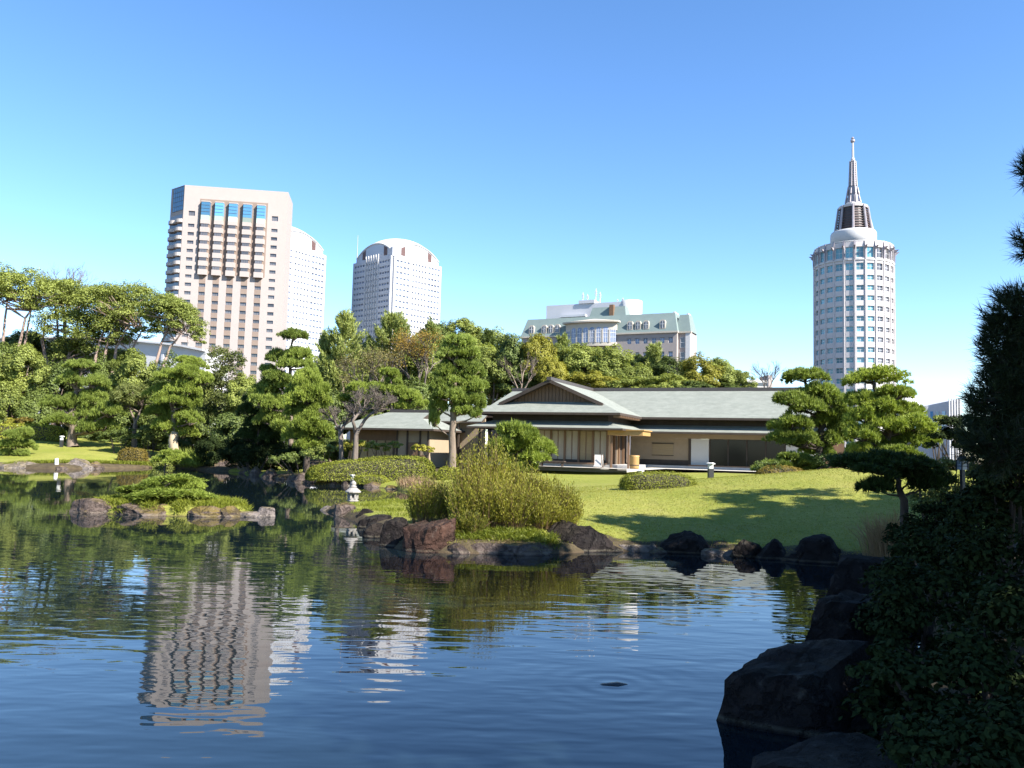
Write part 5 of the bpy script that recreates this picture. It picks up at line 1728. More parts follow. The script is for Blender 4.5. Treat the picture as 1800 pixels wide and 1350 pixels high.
def bare_tree(label, d, base, stems, mat='twig', seed=1, depth=5, r0=0.1, name='bare_tree', spread=0.6, ln=0.9, group=None, leaf=None, n_leaf=0):
    rnd = random.Random(seed)
    bx = X(base, d, 1.2); bz = gz(bx, d) - 0.05
    o = Vector((bx, d, bz)); t = empty(name, o, 0, label, 'tree', group)
    tr, tw = MB(), MB()
    tips = []
    def grow(p, dv, L, r, k):
        e = p + dv * L
        mid = p.lerp(e, 0.5) + Vector((rnd.uniform(-.1, .1), rnd.uniform(-.1, .1), rnd.uniform(-.05, .08))) * L
        (tr if k >= depth - 1 else tw).tube([p, mid, e], [r, r * 0.85, r * 0.66], 5 if k > 2 else 3)
        if k == 0:
            tips.append(e); return
        for i in range(rnd.choice((2, 3, 3))):
            nd = (dv + Vector((rnd.uniform(-1, 1), rnd.uniform(-1, 1), rnd.uniform(-0.35, 0.7))) * spread).normalized()
            grow(p.lerp(e, rnd.uniform(0.45, 1.0)), nd, L * rnd.uniform(0.62, 0.85), max(0.006, r * 0.6), k - 1)
    for st in stems:
        tp = [Vector((0, 0, 0))] + [W(px, py, d + rnd.uniform(-.3, .3)) - o for px, py in st]
        path = bend(tp, 3, r0 * 0.4, rnd); k = len(path)
        tr.tube(path, [r0 * (1.2 - 0.6 * i / (k - 1)) for i in range(k)], 7)
        dv = (path[-1] - path[-3]).normalized()
        for i in range(4):
            nd = (dv + Vector((rnd.uniform(-1, 1), rnd.uniform(-1, 1), rnd.uniform(-.1, .5))) * 0.8).normalized()
            grow(path[-1 - (i % 3)], nd, ln, r0 * 0.5, depth - 1)
    tr.build('trunk', M[mat], t, True)
    if tw.v: tw.build('twigs', M[mat], t)
    if leaf:
        global RNG
        rng = RNG = np.random.default_rng(seed)
        T = np.array([tuple(p) for p in tips])
        k = rng.integers(0, len(T), n_leaf)
        P = T[k] + rng.normal(size=(n_leaf, 3)) * 0.22
        me = np_mesh('crown', leaves(P, unit(rng.normal(size=(n_leaf, 3)) + np.array([0, 0, 0.4])), 0.17 * rng.uniform(.6, 1.2, n_leaf), 0.11), 4, M[leaf])
        link_mesh('crown', me, t)
    return t

def sup(v, e):
    return np.sign(v) * np.abs(v) ** e

def clipped(label, d, px, wpx, hpx, dep=1.0, mat='hedge', leaf=0.05, dens=900, sq=0.7, seed=1, name='clipped_shrub', cat='shrub', rot=0.0, group=None, top_py=None, skew=0.0, rough=0.03, zoff=0.0):
    """clipped hedge or shrub: dense leaf skin over a twiggy core; wpx, hpx its size in the photo"""
    global RNG
    rng = RNG = np.random.default_rng(seed)
    s = d / FPX
    w, h = wpx * s / 2, hpx * s
    dp = w * dep
    cx = X(px, d, 1.2); cz = gz(cx, d) - 0.06 + zoff
    o = Vector((cx, d, cz)); t = empty(name, o, rot, label, cat, group)
    area = 2 * math.pi * max(w, 0.5) * max(dp, 0.5) * 0.5 + 4 * (w + dp) * h * 0.8
    n = int(min(34000, area * dens * 1.5))
    v = unit(rng.normal(size=(n, 3)) * np.array([max(1.0, (w / max(dp, h)) ** 0.5), 1, 1])); v[:, 2] = np.abs(v[:, 2])
    ex = 2.0 / sq
    r = (np.abs(v) ** ex).sum(1) ** (-1.0 / ex)
    U_ = v * r[:, None]
    lump = 1 + 0.04 * np.sin(U_[:, 0] * 5 + seed) * np.cos(U_[:, 1] * 4) + 0.03 * np.sin(U_[:, 0] * 13 + U_[:, 1] * 9 + seed)
    sc_ = np.array([w, dp, h])
    P = U_ * sc_ * lump[:, None]
    P[:, 2] *= 1 + skew * U_[:, 0]
    P = P * rng.uniform(0.94, 1.0, (n, 1)) + rng.normal(size=(n, 3)) * rough
    N = unit(np.sign(U_) * np.abs(U_) ** (ex - 1) / sc_ + 1e-6)
    N = unit(N + rng.normal(size=(n, 3)) * 0.55)
    sz = leaf * rng.uniform(0.6, 1.3, n)
    link_mesh('leaves', np_mesh('leaves', leaves(P, N, sz, sz * 0.6), 4, M[mat]), t)
    c = MB(); na, ne = 28, 8
    rings = []
    for j in range(ne + 1):
        ee = (math.pi / 2) * j / ne
        ring = []
        for i in range(na):
            aa = 2 * math.pi * i / na
            q = (math.cos(ee) * math.cos(aa), math.cos(ee) * math.sin(aa), math.sin(ee))
            rr_ = sum(abs(t_) ** ex for t_ in q) ** (-1.0 / ex) * 0.88
            ring.append((q[0] * rr_ * w, q[1] * rr_ * dp, q[2] * rr_ * h * (1 + skew * q[0] * rr_)))
        rings.append(ring)
    for j in range(ne):
        for i in range(na):
            k = (i + 1) % na
            c.face([rings[j][i], rings[j][k], rings[j+1][k], rings[j+1][i]])
    c.build('twigwork', M['inner'], t, True)
    return t

def leaf_shrub(label, d, blobs, n=3000, leaf=0.1, mat='leaf', seed=1, name='leafy_shrub', sub=14, zb=None, cat='shrub', group=None, aspect=0.55):
    """free-growing shrub: leaf masses over a few stems"""
    global RNG
    rng = RNG = np.random.default_rng(seed); rnd = random.Random(seed)
    px, py, rx, ry = blobs[0][:4]
    bx = X(px, d, 1.0); bz = (gz(bx, d) if zb is None else zb) - 0.05
    o = Vector((bx, d, bz)); s = d / FPX
    t = empty(name, o, 0, label, cat, group)
    bl = []
    b = MB()
    for bb in blobs:
        px, py, rx, ry = bb[:4]; dd = bb[4] if len(bb) > 4 else 0
        c = W(px, py, d + dd) - o
        bl.append(((c.x, c.y, c.z), (rx * s, rx * s * 0.8, ry * s)))
        for k in range(4):
            e = c + Vector((rnd.uniform(-.6, .6) * rx * s, rnd.uniform(-.5, .5) * rx * s, rnd.uniform(-.2, .6) * ry * s))
            st = Vector((rnd.uniform(-.15, .15) + c.x * 0.5, rnd.uniform(-.15, .15), 0))
            b.tube([st, st.lerp(e, 0.5) + Vector((0, 0, 0.05)), e], [0.035, 0.025, 0.008], 4)
    P, N = crown_points(bl, n, sub, rng, 0.3)
    sz = leaf * rng.uniform(0.6, 1.25, len(P))
    link_mesh('leaves', np_mesh('leaves', leaves(P, N, sz, sz * aspect), 4, M[mat]), t)
    b.build('stems', M['bark_dark'], t)
    return t

# shared crowns for the many trees of the wood
def lib_crown(seed, n=20000):
    """full rounded crown of radius about 1, clumps of leaves all over it"""
    global RNG
    rng = RNG = np.random.default_rng(seed)
    m = 95
    v = unit(rng.normal(size=(m, 3)))
    bulge = 1 + 0.16 * np.sin(3.1 * v[:, 0] + seed) + 0.14 * np.sin(4.3 * v[:, 2] + 2 * seed) + 0.1 * np.sin(5.7 * v[:, 1])
    c = v * (rng.uniform(0.55, 0.86, m) * bulge)[:, None]
    r = rng.uniform(0.13, 0.25, m)
    k = rng.integers(0, m, n)
    u = unit(rng.normal(size=(n, 3)))
    P = c[k] + u * (r[k] * np.where(rng.uniform(size=n) < 0.2, rng.uniform(0.2, 0.8, n), rng.uniform(0.8, 1.12, n)))[:, None]
    N = unit(u * 0.8 + v[k] * 0.5 + np.array([0, 0, 0.45]) + rng.normal(size=(n, 3)) * 0.4)
    sz = 0.075 * rng.uniform(0.6, 1.35, n)
    return np_mesh('crown', leaves(P, N, sz, sz * 0.6), 4, M['leaf'])
LIB = [lib_crown(s) for s in (61, 62, 63, 64, 65)]

def wood_tree(label, d, px, py, rx, ry, mat, seed, group, bark='bark', name='broadleaf_tree', cat='tree'):
    rnd = random.Random(seed)
    bx = X(px, d, 1.5); bz = gz(bx, d) - 0.1
    o = Vector((bx, d, bz)); s = d / FPX
    t = empty(name, o, 0, label, cat, group)
    c = W(px, py, d) - o
    co = link_mesh('crown', LIB[seed % 5], t, c, (0, 0, rnd.uniform(0, 6.28)), (rx * s * 1.12, rx * s * 1.1, ry * s * 1.1))
    set_mat(co, mat)
    b = MB(); r0 = 0.12 + rx * s * 0.03
    for k in range(3):
        e = c + Vector((rnd.uniform(-.5, .5) * rx * s, rnd.uniform(-.4, .4) * rx * s, rnd.uniform(-.2, .5) * ry * s))
        b.tube(bend([(rnd.uniform(-.1, .1), 0, 0), (c * 0.5 + Vector((rnd.uniform(-.3, .3), 0, 0))), e], 3, r0 * 0.4, rnd), [r0 * (1 - 0.11 * i) for i in range(7)], 6)
    b.build('trunk', M[bark], t, True)
    return t

# ================================================================== plants: the garden
# ---- tall evergreens at the far left
g = 'tall bare-stemmed evergreens at the left'
broadleaf('leftmost tall evergreen with high crown cut by the picture edge', 96, 15, [(5, 502, 50, 26), (48, 512, 42, 30), (92, 524, 42, 28), (-30, 515, 45, 34), (20, 535, 40, 22), (75, 545, 26, 16)],
          [[(2, 640), (10, 560), (15, 510)], [(22, 650), (45, 560), (70, 520)], [(40, 620), (55, 545)]], 17000, 0.20, 'leaf', 'bark_pale', 0.26, 21, group=g)
broadleaf('tall evergreen with dense dark crown left of the leaning pale trunks', 99, 95, [(150, 548, 58, 40), (120, 585, 52, 34), (175, 590, 46, 34), (112, 530, 46, 32), (165, 620, 40, 24), (130, 625, 36, 22), (185, 640, 24, 14)],
          [[(98, 690), (128, 600), (140, 545)], [(90, 670), (75, 600), (80, 560)]], 24000, 0.20, 'leaf', 'bark_pale', 0.32, 22, group=g)
broadleaf('tall evergreen with two leaning pale trunks and wide crown', 97, 190, [(215, 542, 48, 34), (255, 534, 42, 28), (200, 575, 40, 28), (182, 535, 40, 28), (235, 565, 40, 24), (250, 590, 22, 12), (212, 600, 22, 14)],
          [[(178, 650), (190, 600), (210, 545)], [(194, 670), (204, 610), (230, 560)], [(165, 650), (172, 610), (190, 560)], [(222, 640), (250, 580)]], 19000, 0.19, 'leaf', 'bark_pale', 0.28, 23, group=g)
broadleaf('tall evergreen nearest the tan tower with slender forked trunk', 94, 268, [(300, 558, 38, 30), (328, 576, 28, 28), (275, 550, 32, 24), (318, 552, 28, 20), (343, 596, 16, 18), (290, 580, 26, 16)],
          [[(270, 650), (285, 600), (300, 560)], [(278, 660), (300, 610), (325, 575)]], 15000, 0.18, 'leaf', 'bark_pale', 0.24, 24, group=g)
bare_tree('leafless brown treetop rising above the left evergreens', 104, 112, [[(113, 560), (112, 525)], [(116, 560), (125, 520)], [(100, 560), (95, 525)]], 'twig', 5, 5, 0.14, spread=0.5, ln=1.9)
side = ('left', 'right')
def row(group, items):
    for k, (lab, d, px, py, rx, ry, m) in enumerate(items):
        wood_tree(lab, d, px, py, rx, ry, m, 600 + k * 3 + int(px) % 7, group)
row('far evergreens behind the tall left trees', [
    ('far evergreen seen between the leftmost trunks', 104, 45, 612, 46, 30, 'leaf_deep'),
    ('far evergreen seen below the dense dark crown', 104, 118, 628, 44, 32, 'leaf_deep'),
    ('far evergreen low behind the leaning pale trunks', 104, 205, 640, 44, 26, 'leaf_deep')])
row('understorey evergreens behind the left lawn', [
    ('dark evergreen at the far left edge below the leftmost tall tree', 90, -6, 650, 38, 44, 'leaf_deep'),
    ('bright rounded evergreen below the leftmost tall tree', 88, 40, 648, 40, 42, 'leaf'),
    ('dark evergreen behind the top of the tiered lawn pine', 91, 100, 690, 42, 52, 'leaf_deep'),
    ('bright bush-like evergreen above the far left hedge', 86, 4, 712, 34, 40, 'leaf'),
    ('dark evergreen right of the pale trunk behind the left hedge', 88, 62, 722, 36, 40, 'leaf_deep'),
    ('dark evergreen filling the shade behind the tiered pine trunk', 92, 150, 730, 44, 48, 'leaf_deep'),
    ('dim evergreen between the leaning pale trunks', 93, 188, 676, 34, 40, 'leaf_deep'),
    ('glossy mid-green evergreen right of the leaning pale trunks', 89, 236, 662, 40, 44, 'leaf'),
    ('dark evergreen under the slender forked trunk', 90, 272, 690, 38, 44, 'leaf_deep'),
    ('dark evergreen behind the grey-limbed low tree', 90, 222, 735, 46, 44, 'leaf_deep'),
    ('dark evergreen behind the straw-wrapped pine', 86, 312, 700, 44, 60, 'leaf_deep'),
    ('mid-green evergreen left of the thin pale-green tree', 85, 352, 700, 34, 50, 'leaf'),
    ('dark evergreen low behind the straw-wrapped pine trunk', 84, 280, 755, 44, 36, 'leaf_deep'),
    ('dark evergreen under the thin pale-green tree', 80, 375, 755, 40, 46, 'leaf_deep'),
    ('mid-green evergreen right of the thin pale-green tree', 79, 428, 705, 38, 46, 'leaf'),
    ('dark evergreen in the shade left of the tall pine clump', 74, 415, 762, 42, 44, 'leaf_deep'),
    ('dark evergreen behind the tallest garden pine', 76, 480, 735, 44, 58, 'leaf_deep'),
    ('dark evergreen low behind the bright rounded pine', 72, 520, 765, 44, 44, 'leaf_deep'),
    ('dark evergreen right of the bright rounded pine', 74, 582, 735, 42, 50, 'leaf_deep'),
    ('dark waterside evergreen nearest the reed clump', 71, 378, 795, 30, 26, 'hedge_shade'),
    ('dark waterside evergreen above the fourth far-bank stone', 67, 425, 795, 36, 30, 'hedge_shade'),
    ('dark waterside evergreen above the sixth far-bank stone', 64, 472, 800, 38, 30, 'hedge_shade'),
    ('dark waterside evergreen left of the long clipped hedge', 60, 512, 805, 30, 24, 'hedge_shade')])
broadleaf('pale-trunked tree standing behind the far left hedge', 88, 24, [(20, 690, 22, 26), (30, 665, 20, 18)], [[(26, 740), (28, 700)]], 3500, 0.2, 'leaf', 'bark_pale', 0.36, 71, zbase=2.2)
broadleaf('grey-limbed low tree between the two left pines', 80, 236, [(222, 700, 26, 16), (250, 708, 24, 18), (236, 690, 24, 14), (210, 715, 18, 14)], [[(238, 745), (228, 712)], [(236, 745), (250, 715)]], 6500, 0.15, 'leaf_olive', 'bark', 0.2, 72)

# ---- cloud-pruned pines of the left lawn
g = 'cloud-pruned pines of the garden'
niwaki('tiered pine with domed top on the left lawn', 80, 128, [(127, 740), (130, 700), (140, 650)],
       [(143, 643, 28, 9), (127, 668, 24, 12), (165, 672, 24, 12), (100, 710, 26, 12), (128, 706, 22, 12), (165, 700, 26, 13), (190, 722, 27, 14), (150, 726, 24, 12), (108, 737, 26, 10), (155, 752, 20, 12), (182, 748, 24, 12)], 'pine', 'bark', 0.48, 3, group=g)
niwaki('dense tall pine with straw-wrapped trunk by the reed clump', 75, 308, [(306, 760), (303, 720), (300, 660)],
       [(328, 634, 20, 7), (300, 662, 26, 11), (330, 655, 28, 12), (285, 688, 26, 12), (322, 684, 26, 14), (300, 704, 30, 13), (336, 706, 22, 12), (278, 722, 24, 12), (312, 732, 30, 13), (333, 738, 22, 12), (290, 748, 26, 12), (322, 760, 26, 13), (340, 640, 22, 9), (355, 668, 20, 12)], 'pine_yellow', 'bark', 0.3, 4, group=g, wrap=0.45)
niwaki('low spreading pine at the left edge of the lawn', 70, 28, [(28, 790), (26, 770)],
       [(26, 765, 20, 7), (44, 760, 14, 7), (18, 781, 18, 8), (40, 782, 20, 8), (16, 796, 16, 6), (38, 797, 14, 6)], 'pine', 'bark', 0.12, 5, group=g)
# thin willow-like tree
broadleaf('thin pale-green tree in front of the tan tower foot', 79, 388, [(385, 640, 22, 26), (400, 672, 26, 28), (372, 690, 26, 28), (395, 715, 30, 26), (415, 640, 16, 18)], [[(390, 720), (388, 660), (392, 625)]], 6500, 0.17, 'leaf_olive', 'bark', 0.14, 73, name='willow_tree', sub=34)
# ---- tall pine clump left of centre
niwaki('tallest garden pine with flat top pad before the white tower', 62, 512, [(512, 740), (514, 680), (507, 640), (516, 592)],
       [(517, 590, 28, 10), (488, 628, 24, 12), (522, 625, 26, 12), (508, 640, 22, 10), (470, 650, 18, 8), (538, 642, 16, 8), (486, 664, 26, 10), (470, 684, 28, 14), (500, 676, 26, 12), (462, 708, 26, 13), (490, 712, 30, 14), (478, 738, 30, 14), (502, 752, 26, 12)], 'pine', 'bark', 0.22, 6, group=g)
niwaki('full rounded bright pine right of the tallest garden pine', 57.5, 541, [(541, 770), (543, 720), (541, 668)],
       [(540, 668, 30, 16), (522, 690, 24, 14), (556, 690, 24, 15), (540, 698, 34, 17), (530, 722, 30, 15), (556, 722, 26, 15), (543, 744, 36, 16), (526, 764, 28, 13), (560, 760, 24, 14), (543, 782, 32, 12)], 'pine_yellow', 'bark_dark', 0.24, 7, group=g)
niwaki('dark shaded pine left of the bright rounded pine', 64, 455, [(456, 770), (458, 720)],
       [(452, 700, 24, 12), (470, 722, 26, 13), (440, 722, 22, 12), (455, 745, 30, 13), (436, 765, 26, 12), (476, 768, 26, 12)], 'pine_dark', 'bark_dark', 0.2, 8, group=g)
niwaki('stepped pine with five bright pads behind the plum trees', 66, 688, [(688, 740), (690, 700), (686, 665)],
       [(685, 657, 20, 8), (692, 670, 16, 8), (628, 683, 18, 9), (664, 684, 22, 9), (694, 690, 24, 11), (722, 698, 20, 10), (604, 702, 16, 7), (644, 700, 18, 8), (708, 712, 24, 9), (738, 712, 16, 8), (678, 706, 24, 9)], 'pine_yellow', 'bark', 0.18, 9, group=g)
niwaki('tall slim pine with bare lower trunk beside the annex', 50, 797, [(797, 745), (798, 700), (802, 650), (804, 605)],
       [(806, 603, 30, 12), (792, 622, 26, 12), (822, 622, 22, 12), (806, 640, 34, 14), (784, 655, 20, 11), (828, 652, 24, 13), (806, 668, 34, 13), (774, 678, 20, 11), (832, 682, 26, 13), (786, 694, 28, 13), (822, 706, 28, 12), (770, 712, 14, 12), (840, 708, 16, 12), (764, 738, 12, 14), (836, 728, 14, 8), (812, 722, 22, 9)], 'pine', 'bark', 0.26, 10, group=g)
niwaki('round-headed young pine behind the broom bush', 30, 915, [(918, 800), (916, 775)],
       [(908, 764, 38, 16), (884, 784, 26, 12), (946, 788, 26, 12), (915, 786, 26, 12), (890, 806, 26, 12), (938, 806, 24, 10), (912, 820, 30, 10)], 'pine_yellow', 'bark_dark', 0.10, 12, group=g)
# ---- pines right of the tea house
niwaki('broad leaning pine hiding the right end of the tea house', 41, 1440, [(1440, 790), (1446, 745), (1434, 715), (1420, 690), (1414, 668)],
       [(1415, 662, 38, 12), (1392, 704, 36, 13), (1438, 692, 34, 15), (1462, 706, 30, 14), (1420, 716, 30, 13), (1470, 730, 30, 14), (1480, 752, 26, 14), (1446, 742, 26, 13), (1392, 746, 34, 13), (1408, 774, 40, 15), (1376, 770, 26, 12), (1460, 772, 32, 14), (1436, 792, 30, 12)], 'pine', 'bark_dark', 0.2, 13, group=g)
niwaki('large cloud-pruned pine in front of the round tower foot', 36.5, 1562, [(1560, 800), (1562, 755), (1545, 715), (1536, 670)],
       [(1538, 663, 50, 15), (1570, 694, 34, 13), (1512, 702, 30, 13), (1548, 716, 34, 13), (1584, 722, 36, 14), (1520, 732, 34, 14), (1606, 746, 32, 14), (1560, 748, 36, 14), (1516, 764, 32, 14), (1592, 772, 44, 15), (1630, 768, 20, 14), (1548, 784, 36, 14), (1580, 800, 40, 13), (1512, 794, 28, 13)], 'pine_yellow', 'bark_dark', 0.22, 14, group=g)
niwaki('small pine crouching left of the large right-hand pines', 38, 1398, [(1397, 815), (1396, 800)],
       [(1396, 806, 28, 9), (1416, 812, 26, 9), (1372, 820, 24, 9), (1404, 824, 30, 8), (1432, 822, 22, 8), (1348, 824, 22, 9)], 'pine', 'bark_dark', 0.09, 15, group=g)
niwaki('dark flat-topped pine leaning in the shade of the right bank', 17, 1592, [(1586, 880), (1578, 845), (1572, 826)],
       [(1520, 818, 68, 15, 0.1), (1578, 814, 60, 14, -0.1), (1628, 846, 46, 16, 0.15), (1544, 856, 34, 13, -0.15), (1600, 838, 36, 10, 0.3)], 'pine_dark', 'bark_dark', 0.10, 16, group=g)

# ---- background wood
g = 'tall conifers behind the garden'
conifer('pointed conifer left of the free-standing white tower', 80, 598, (606, 556), 62, seed=51, group=g)
conifer('bushy conifer right in front of the free-standing white tower', 84, 690, (692, 560), 74, seed=52, group=g, nb=170)
conifer('slender conifer left of the pointed one', 82, 572, (574, 590), 24, seed=53, group=g, nb=80)
conifer('conifer before the mansard hotel lounge window', 92, 988, (990, 598), 40, seed=54, group=g, nb=90)
conifer('conifer before the right end of the mansard hotel', 88, 1152, (1150, 610), 40, seed=55, group=g, nb=100)
conifer('flat-topped dark conifer left of the mansard hotel', 95, 862, (858, 586), 36, 'leaf_deep', seed=56, group=g, nb=80)
conifer('dark conifer between the free tower and the orange tree', 90, 760, (762, 572), 44, 'conifer', seed=57, group=g, nb=110)
bare_tree('autumn tree with thin orange leaves behind the stepped pine', 76, 738, [[(738, 690), (736, 650)], [(742, 690), (752, 645)], [(735, 690), (715, 655)]], 'twig', 8, 5, 0.13, ln=1.5, spread=0.7, leaf='leaf_orange', n_leaf=3400, name='autumn_tree')
bare_tree('half-bare brownish tree between conifers and plum', 74, 655, [[(655, 700), (650, 660)], [(655, 700), (672, 665)], [(652, 700), (630, 670)]], 'twig', 9, 5, 0.10, ln=1.05, spread=0.7, leaf='leaf_brown', n_leaf=2600, name='autumn_tree')
row('broadleaf trees of the wood behind the tea house', [
    ('far dark crown just right of the free-standing tower foot', 100, 770, 600, 38, 36, 'leaf_deep'),
    ('far rounded crown above the wood left of the hotel', 100, 815, 596, 41, 31, 'leaf'),
    ('far crown sloping down towards the mansard hotel', 99, 862, 612, 41, 34, 'leaf'),
    ('deep green tree under the pointed conifer', 84, 590, 684, 49, 61, 'leaf_deep'),
    ('mid-green tree behind the half-bare brownish tree', 86, 645, 662, 51, 61, 'leaf'),
    ('deep green tree under the bushy conifer', 86, 700, 684, 49, 56, 'leaf_deep'),
    ('mid-green tree left of the tall slim pine', 84, 760, 654, 47, 56, 'leaf'),
    ('dark tree low behind the annex roof', 76, 735, 709, 47, 41, 'leaf_deep'),
    ('dark tree low behind the left end of the annex', 74, 660, 724, 47, 48, 'leaf_deep'),
    ('bright tree right behind the tall slim pine', 88, 838, 644, 47, 53, 'leaf'),
    ('mid-green tree left of the tea house gable', 84, 870, 659, 41, 43, 'leaf'),
    ('olive tree left of the pale forked leafless tree', 84, 898, 634, 36, 48, 'leaf_deep'),
    ('yellowing tree right of the pale forked leafless tree', 83, 945, 634, 36, 43, 'leaf_yellow'),
    ('small golden tree above the gable peak', 80, 972, 658, 28, 31, 'leaf_yellow'),
    ('dark tree behind the gable ridge', 84, 915, 679, 49, 31, 'leaf_deep'),
    ('large bright tree below the hotel lounge window', 85, 1018, 646, 45, 39, 'leaf'),
    ('wide bright tree below the right hotel windows', 84, 1070, 652, 45, 36, 'leaf'),
    ('low bright tree above the ridge of the tea house', 80, 1042, 676, 49, 21, 'leaf_yellow'),
    ('mid-green tree left of the small hotel-end conifer', 83, 1112, 666, 38, 29, 'leaf'),
    ('dark tree behind the small hotel-end conifer', 90, 1130, 642, 28, 21, 'leaf_deep'),
    ('dark tree right of the small hotel-end conifer', 86, 1182, 662, 36, 31, 'leaf_deep'),
    ('low yellow-green tree under the right hotel end', 80, 1170, 678, 43, 17, 'leaf'),
    ('yellow-green tree second from the right end of the wood', 82, 1228, 662, 38, 31, 'leaf_yellow'),
    ('rounded green tree next to the right end of the wood', 84, 1264, 662, 36, 31, 'leaf'),
    ('small green tree ending the wood on the right', 84, 1294, 672, 30, 21, 'leaf'),
    ('mid-green tree between the lounge conifer and the wide bright tree', 88, 1046, 646, 36, 34, 'leaf'),
    ('bright tree low behind the tea house ridge centre', 80, 1100, 686, 50, 20, 'leaf'),
    ('dull tree low behind the right half of the ridge', 80, 1215, 688, 50, 18, 'leaf_deep'),
    ('green tree behind the golden tree above the gable', 88, 985, 646, 34, 36, 'leaf'),
    ('dull tree low behind the right ridge end', 82, 1268, 690, 44, 16, 'leaf_deep')])
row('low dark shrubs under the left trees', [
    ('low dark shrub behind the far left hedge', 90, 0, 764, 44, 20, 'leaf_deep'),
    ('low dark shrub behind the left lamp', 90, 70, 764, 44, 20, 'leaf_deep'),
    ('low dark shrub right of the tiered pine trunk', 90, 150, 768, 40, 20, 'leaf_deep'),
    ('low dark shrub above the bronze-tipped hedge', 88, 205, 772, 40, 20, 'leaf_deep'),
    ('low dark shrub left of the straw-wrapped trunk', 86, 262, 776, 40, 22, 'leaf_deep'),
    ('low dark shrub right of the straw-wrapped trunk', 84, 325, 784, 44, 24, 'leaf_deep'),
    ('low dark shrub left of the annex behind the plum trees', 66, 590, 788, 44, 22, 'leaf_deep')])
bare_tree('leafless pale tree against the sky right of the tea house ridge', 84, 1345, [[(1345, 690), (1342, 675)], [(1348, 690), (1356, 675)]], 'twig', 12, 5, 0.08, ln=0.95, spread=0.6)
bare_tree('pale forked leafless tree in the wood left of the hotel', 78, 915, [[(915, 690), (920, 655)], [(912, 690), (900, 660)], [(918, 690), (935, 660)]], 'bark', 13, 4, 0.09, ln=0.9, spread=0.5)
# ---- plum trees
g = 'bare plum trees by the annex'
bare_tree('bare plum tree leaning left before the annex', 52, 600, [[(599, 760), (604, 748), (612, 742)], [(599, 760), (590, 745)]], 'twig', 14, 6, 0.13, ln=0.58, spread=0.75, name='plum_tree', group=g)
bare_tree('bare plum tree with wide purple-brown twigs before the annex', 51, 624, [[(626, 765), (620, 740), (632, 725)], [(626, 765), (640, 738), (660, 722)]], 'twig', 15, 7, 0.12, ln=0.60, spread=0.7, name='plum_tree', group=g)

# ---- hedges and shrubs
clipped('long clipped green hedge on the far lawn before the annex', 51.0, 655, 218, 40, 0.30, 'hedge', 0.085, 420, 0.5, 1, 'clipped_hedge', 'hedge', rad(6), skew=0.28)
clipped('clipped hedge behind the far left lawn', 83, 40, 140, 27, 0.2, 'hedge', 0.14, 200, 0.4, 2, 'clipped_hedge', 'hedge')
clipped('clipped bronze-tipped hedge at the edge of the left lawn', 73, 234, 50, 24, 0.5, 'hedge_bronze', 0.11, 300, 0.6, 3, 'clipped_hedge', 'hedge')
clipped('round clipped shrub beside the straw-wrapped pine trunk', 72.5, 290, 44, 30, 0.9, 'leaf', 0.13, 280, 0.8, 4)
clipped('low spreading azalea above the far-bank stones', 50.8, 592, 72, 17, 0.5, 'hedge_bronze', 0.075, 500, 0.7, 5)
clipped('low yellowish azalea above the far-bank corner', 49.6, 655, 62, 15, 0.5, 'hedge', 0.075, 500, 0.7, 6)
clipped('dark clipped hedge on the lawn before the tea house', 31.5, 1158, 130, 29, 0.42, 'hedge', 0.05, 800, 0.6, 7, 'clipped_hedge', 'hedge')
clipped('small clipped shrub by the tall slim pine foot', 50, 790, 44, 24, 0.7, 'hedge', 0.08, 450, 0.65, 8)
clipped('low rounded shrub under the small right-hand pine', 37, 1372, 84, 22, 0.6, 'hedge_bronze', 0.06, 500, 0.7, 9)
g = 'loose shrubs before the annex'
for i, (lab, d, bl, m) in enumerate([
    ('bright loose shrub left of the long hedge', 52.5, [(570, 795, 26, 12), (548, 800, 22, 10)], 'leaf'),
    ('leafy shrub at the plum tree foot', 53.5, [(612, 792, 24, 16), (632, 788, 20, 14)], 'leaf_yellow'),
    ('rounded shrub against the annex wall', 54.5, [(690, 786, 18, 10), (662, 788, 20, 12)], 'leaf'),
    ('small bright shrub at the right end of the annex', 54.5, [(735, 790, 18, 9), (752, 792, 14, 8)], 'leaf_yellow'),
    ('dark shrub at the waterside below the bright rounded pine', 55.5, [(530, 806, 34, 14), (500, 812, 30, 12), (556, 810, 20, 10)], 'leaf_deep'),
    ('shadowed shrub behind the fourth far-bank stone', 62, [(455, 806, 34, 20), (420, 806, 30, 20)], 'hedge_shade')]):
    leaf_shrub(lab, d, bl, 3200, 0.12, m, 110 + i, group=g)
g = 'shrubs at the left lawn edge'
for i, (lab, d, bl, m) in enumerate([
    ('reddish brown bush behind the left hedge', 86, [(42, 742, 16, 10)], 'hedge_bronze'),
    ('yellow bush at the far left behind the hedge', 86, [(8, 742, 18, 9)], 'leaf_yellow'),
    ('shaded shrub under the dense left pine', 77, [(215, 766, 26, 14), (190, 770, 22, 10)], 'leaf_deep'),
    ('shaded shrub right of the grey-limbed low tree', 76.5, [(268, 762, 26, 22), (252, 772, 20, 14)], 'leaf_deep'),
    ('olive bush behind the second left pine', 79, [(350, 760, 24, 26), (372, 745, 20, 26)], 'leaf_olive')]):
    leaf_shrub(lab, d, bl, 3000, 0.16, m, 130 + i, group=g)
leaf_shrub('sunlit leafy hedge behind the path lantern', 19.5, [(1650, 826, 36, 20), (1690, 830, 34, 22), (1622, 850, 26, 22), (1662, 862, 40, 24), (1720, 850, 30, 34), (1640, 890, 50, 26), (1700, 890, 50, 30)], 9000, 0.075, 'leaf_olive', 150, 'leafy_hedge', 20, cat='hedge')
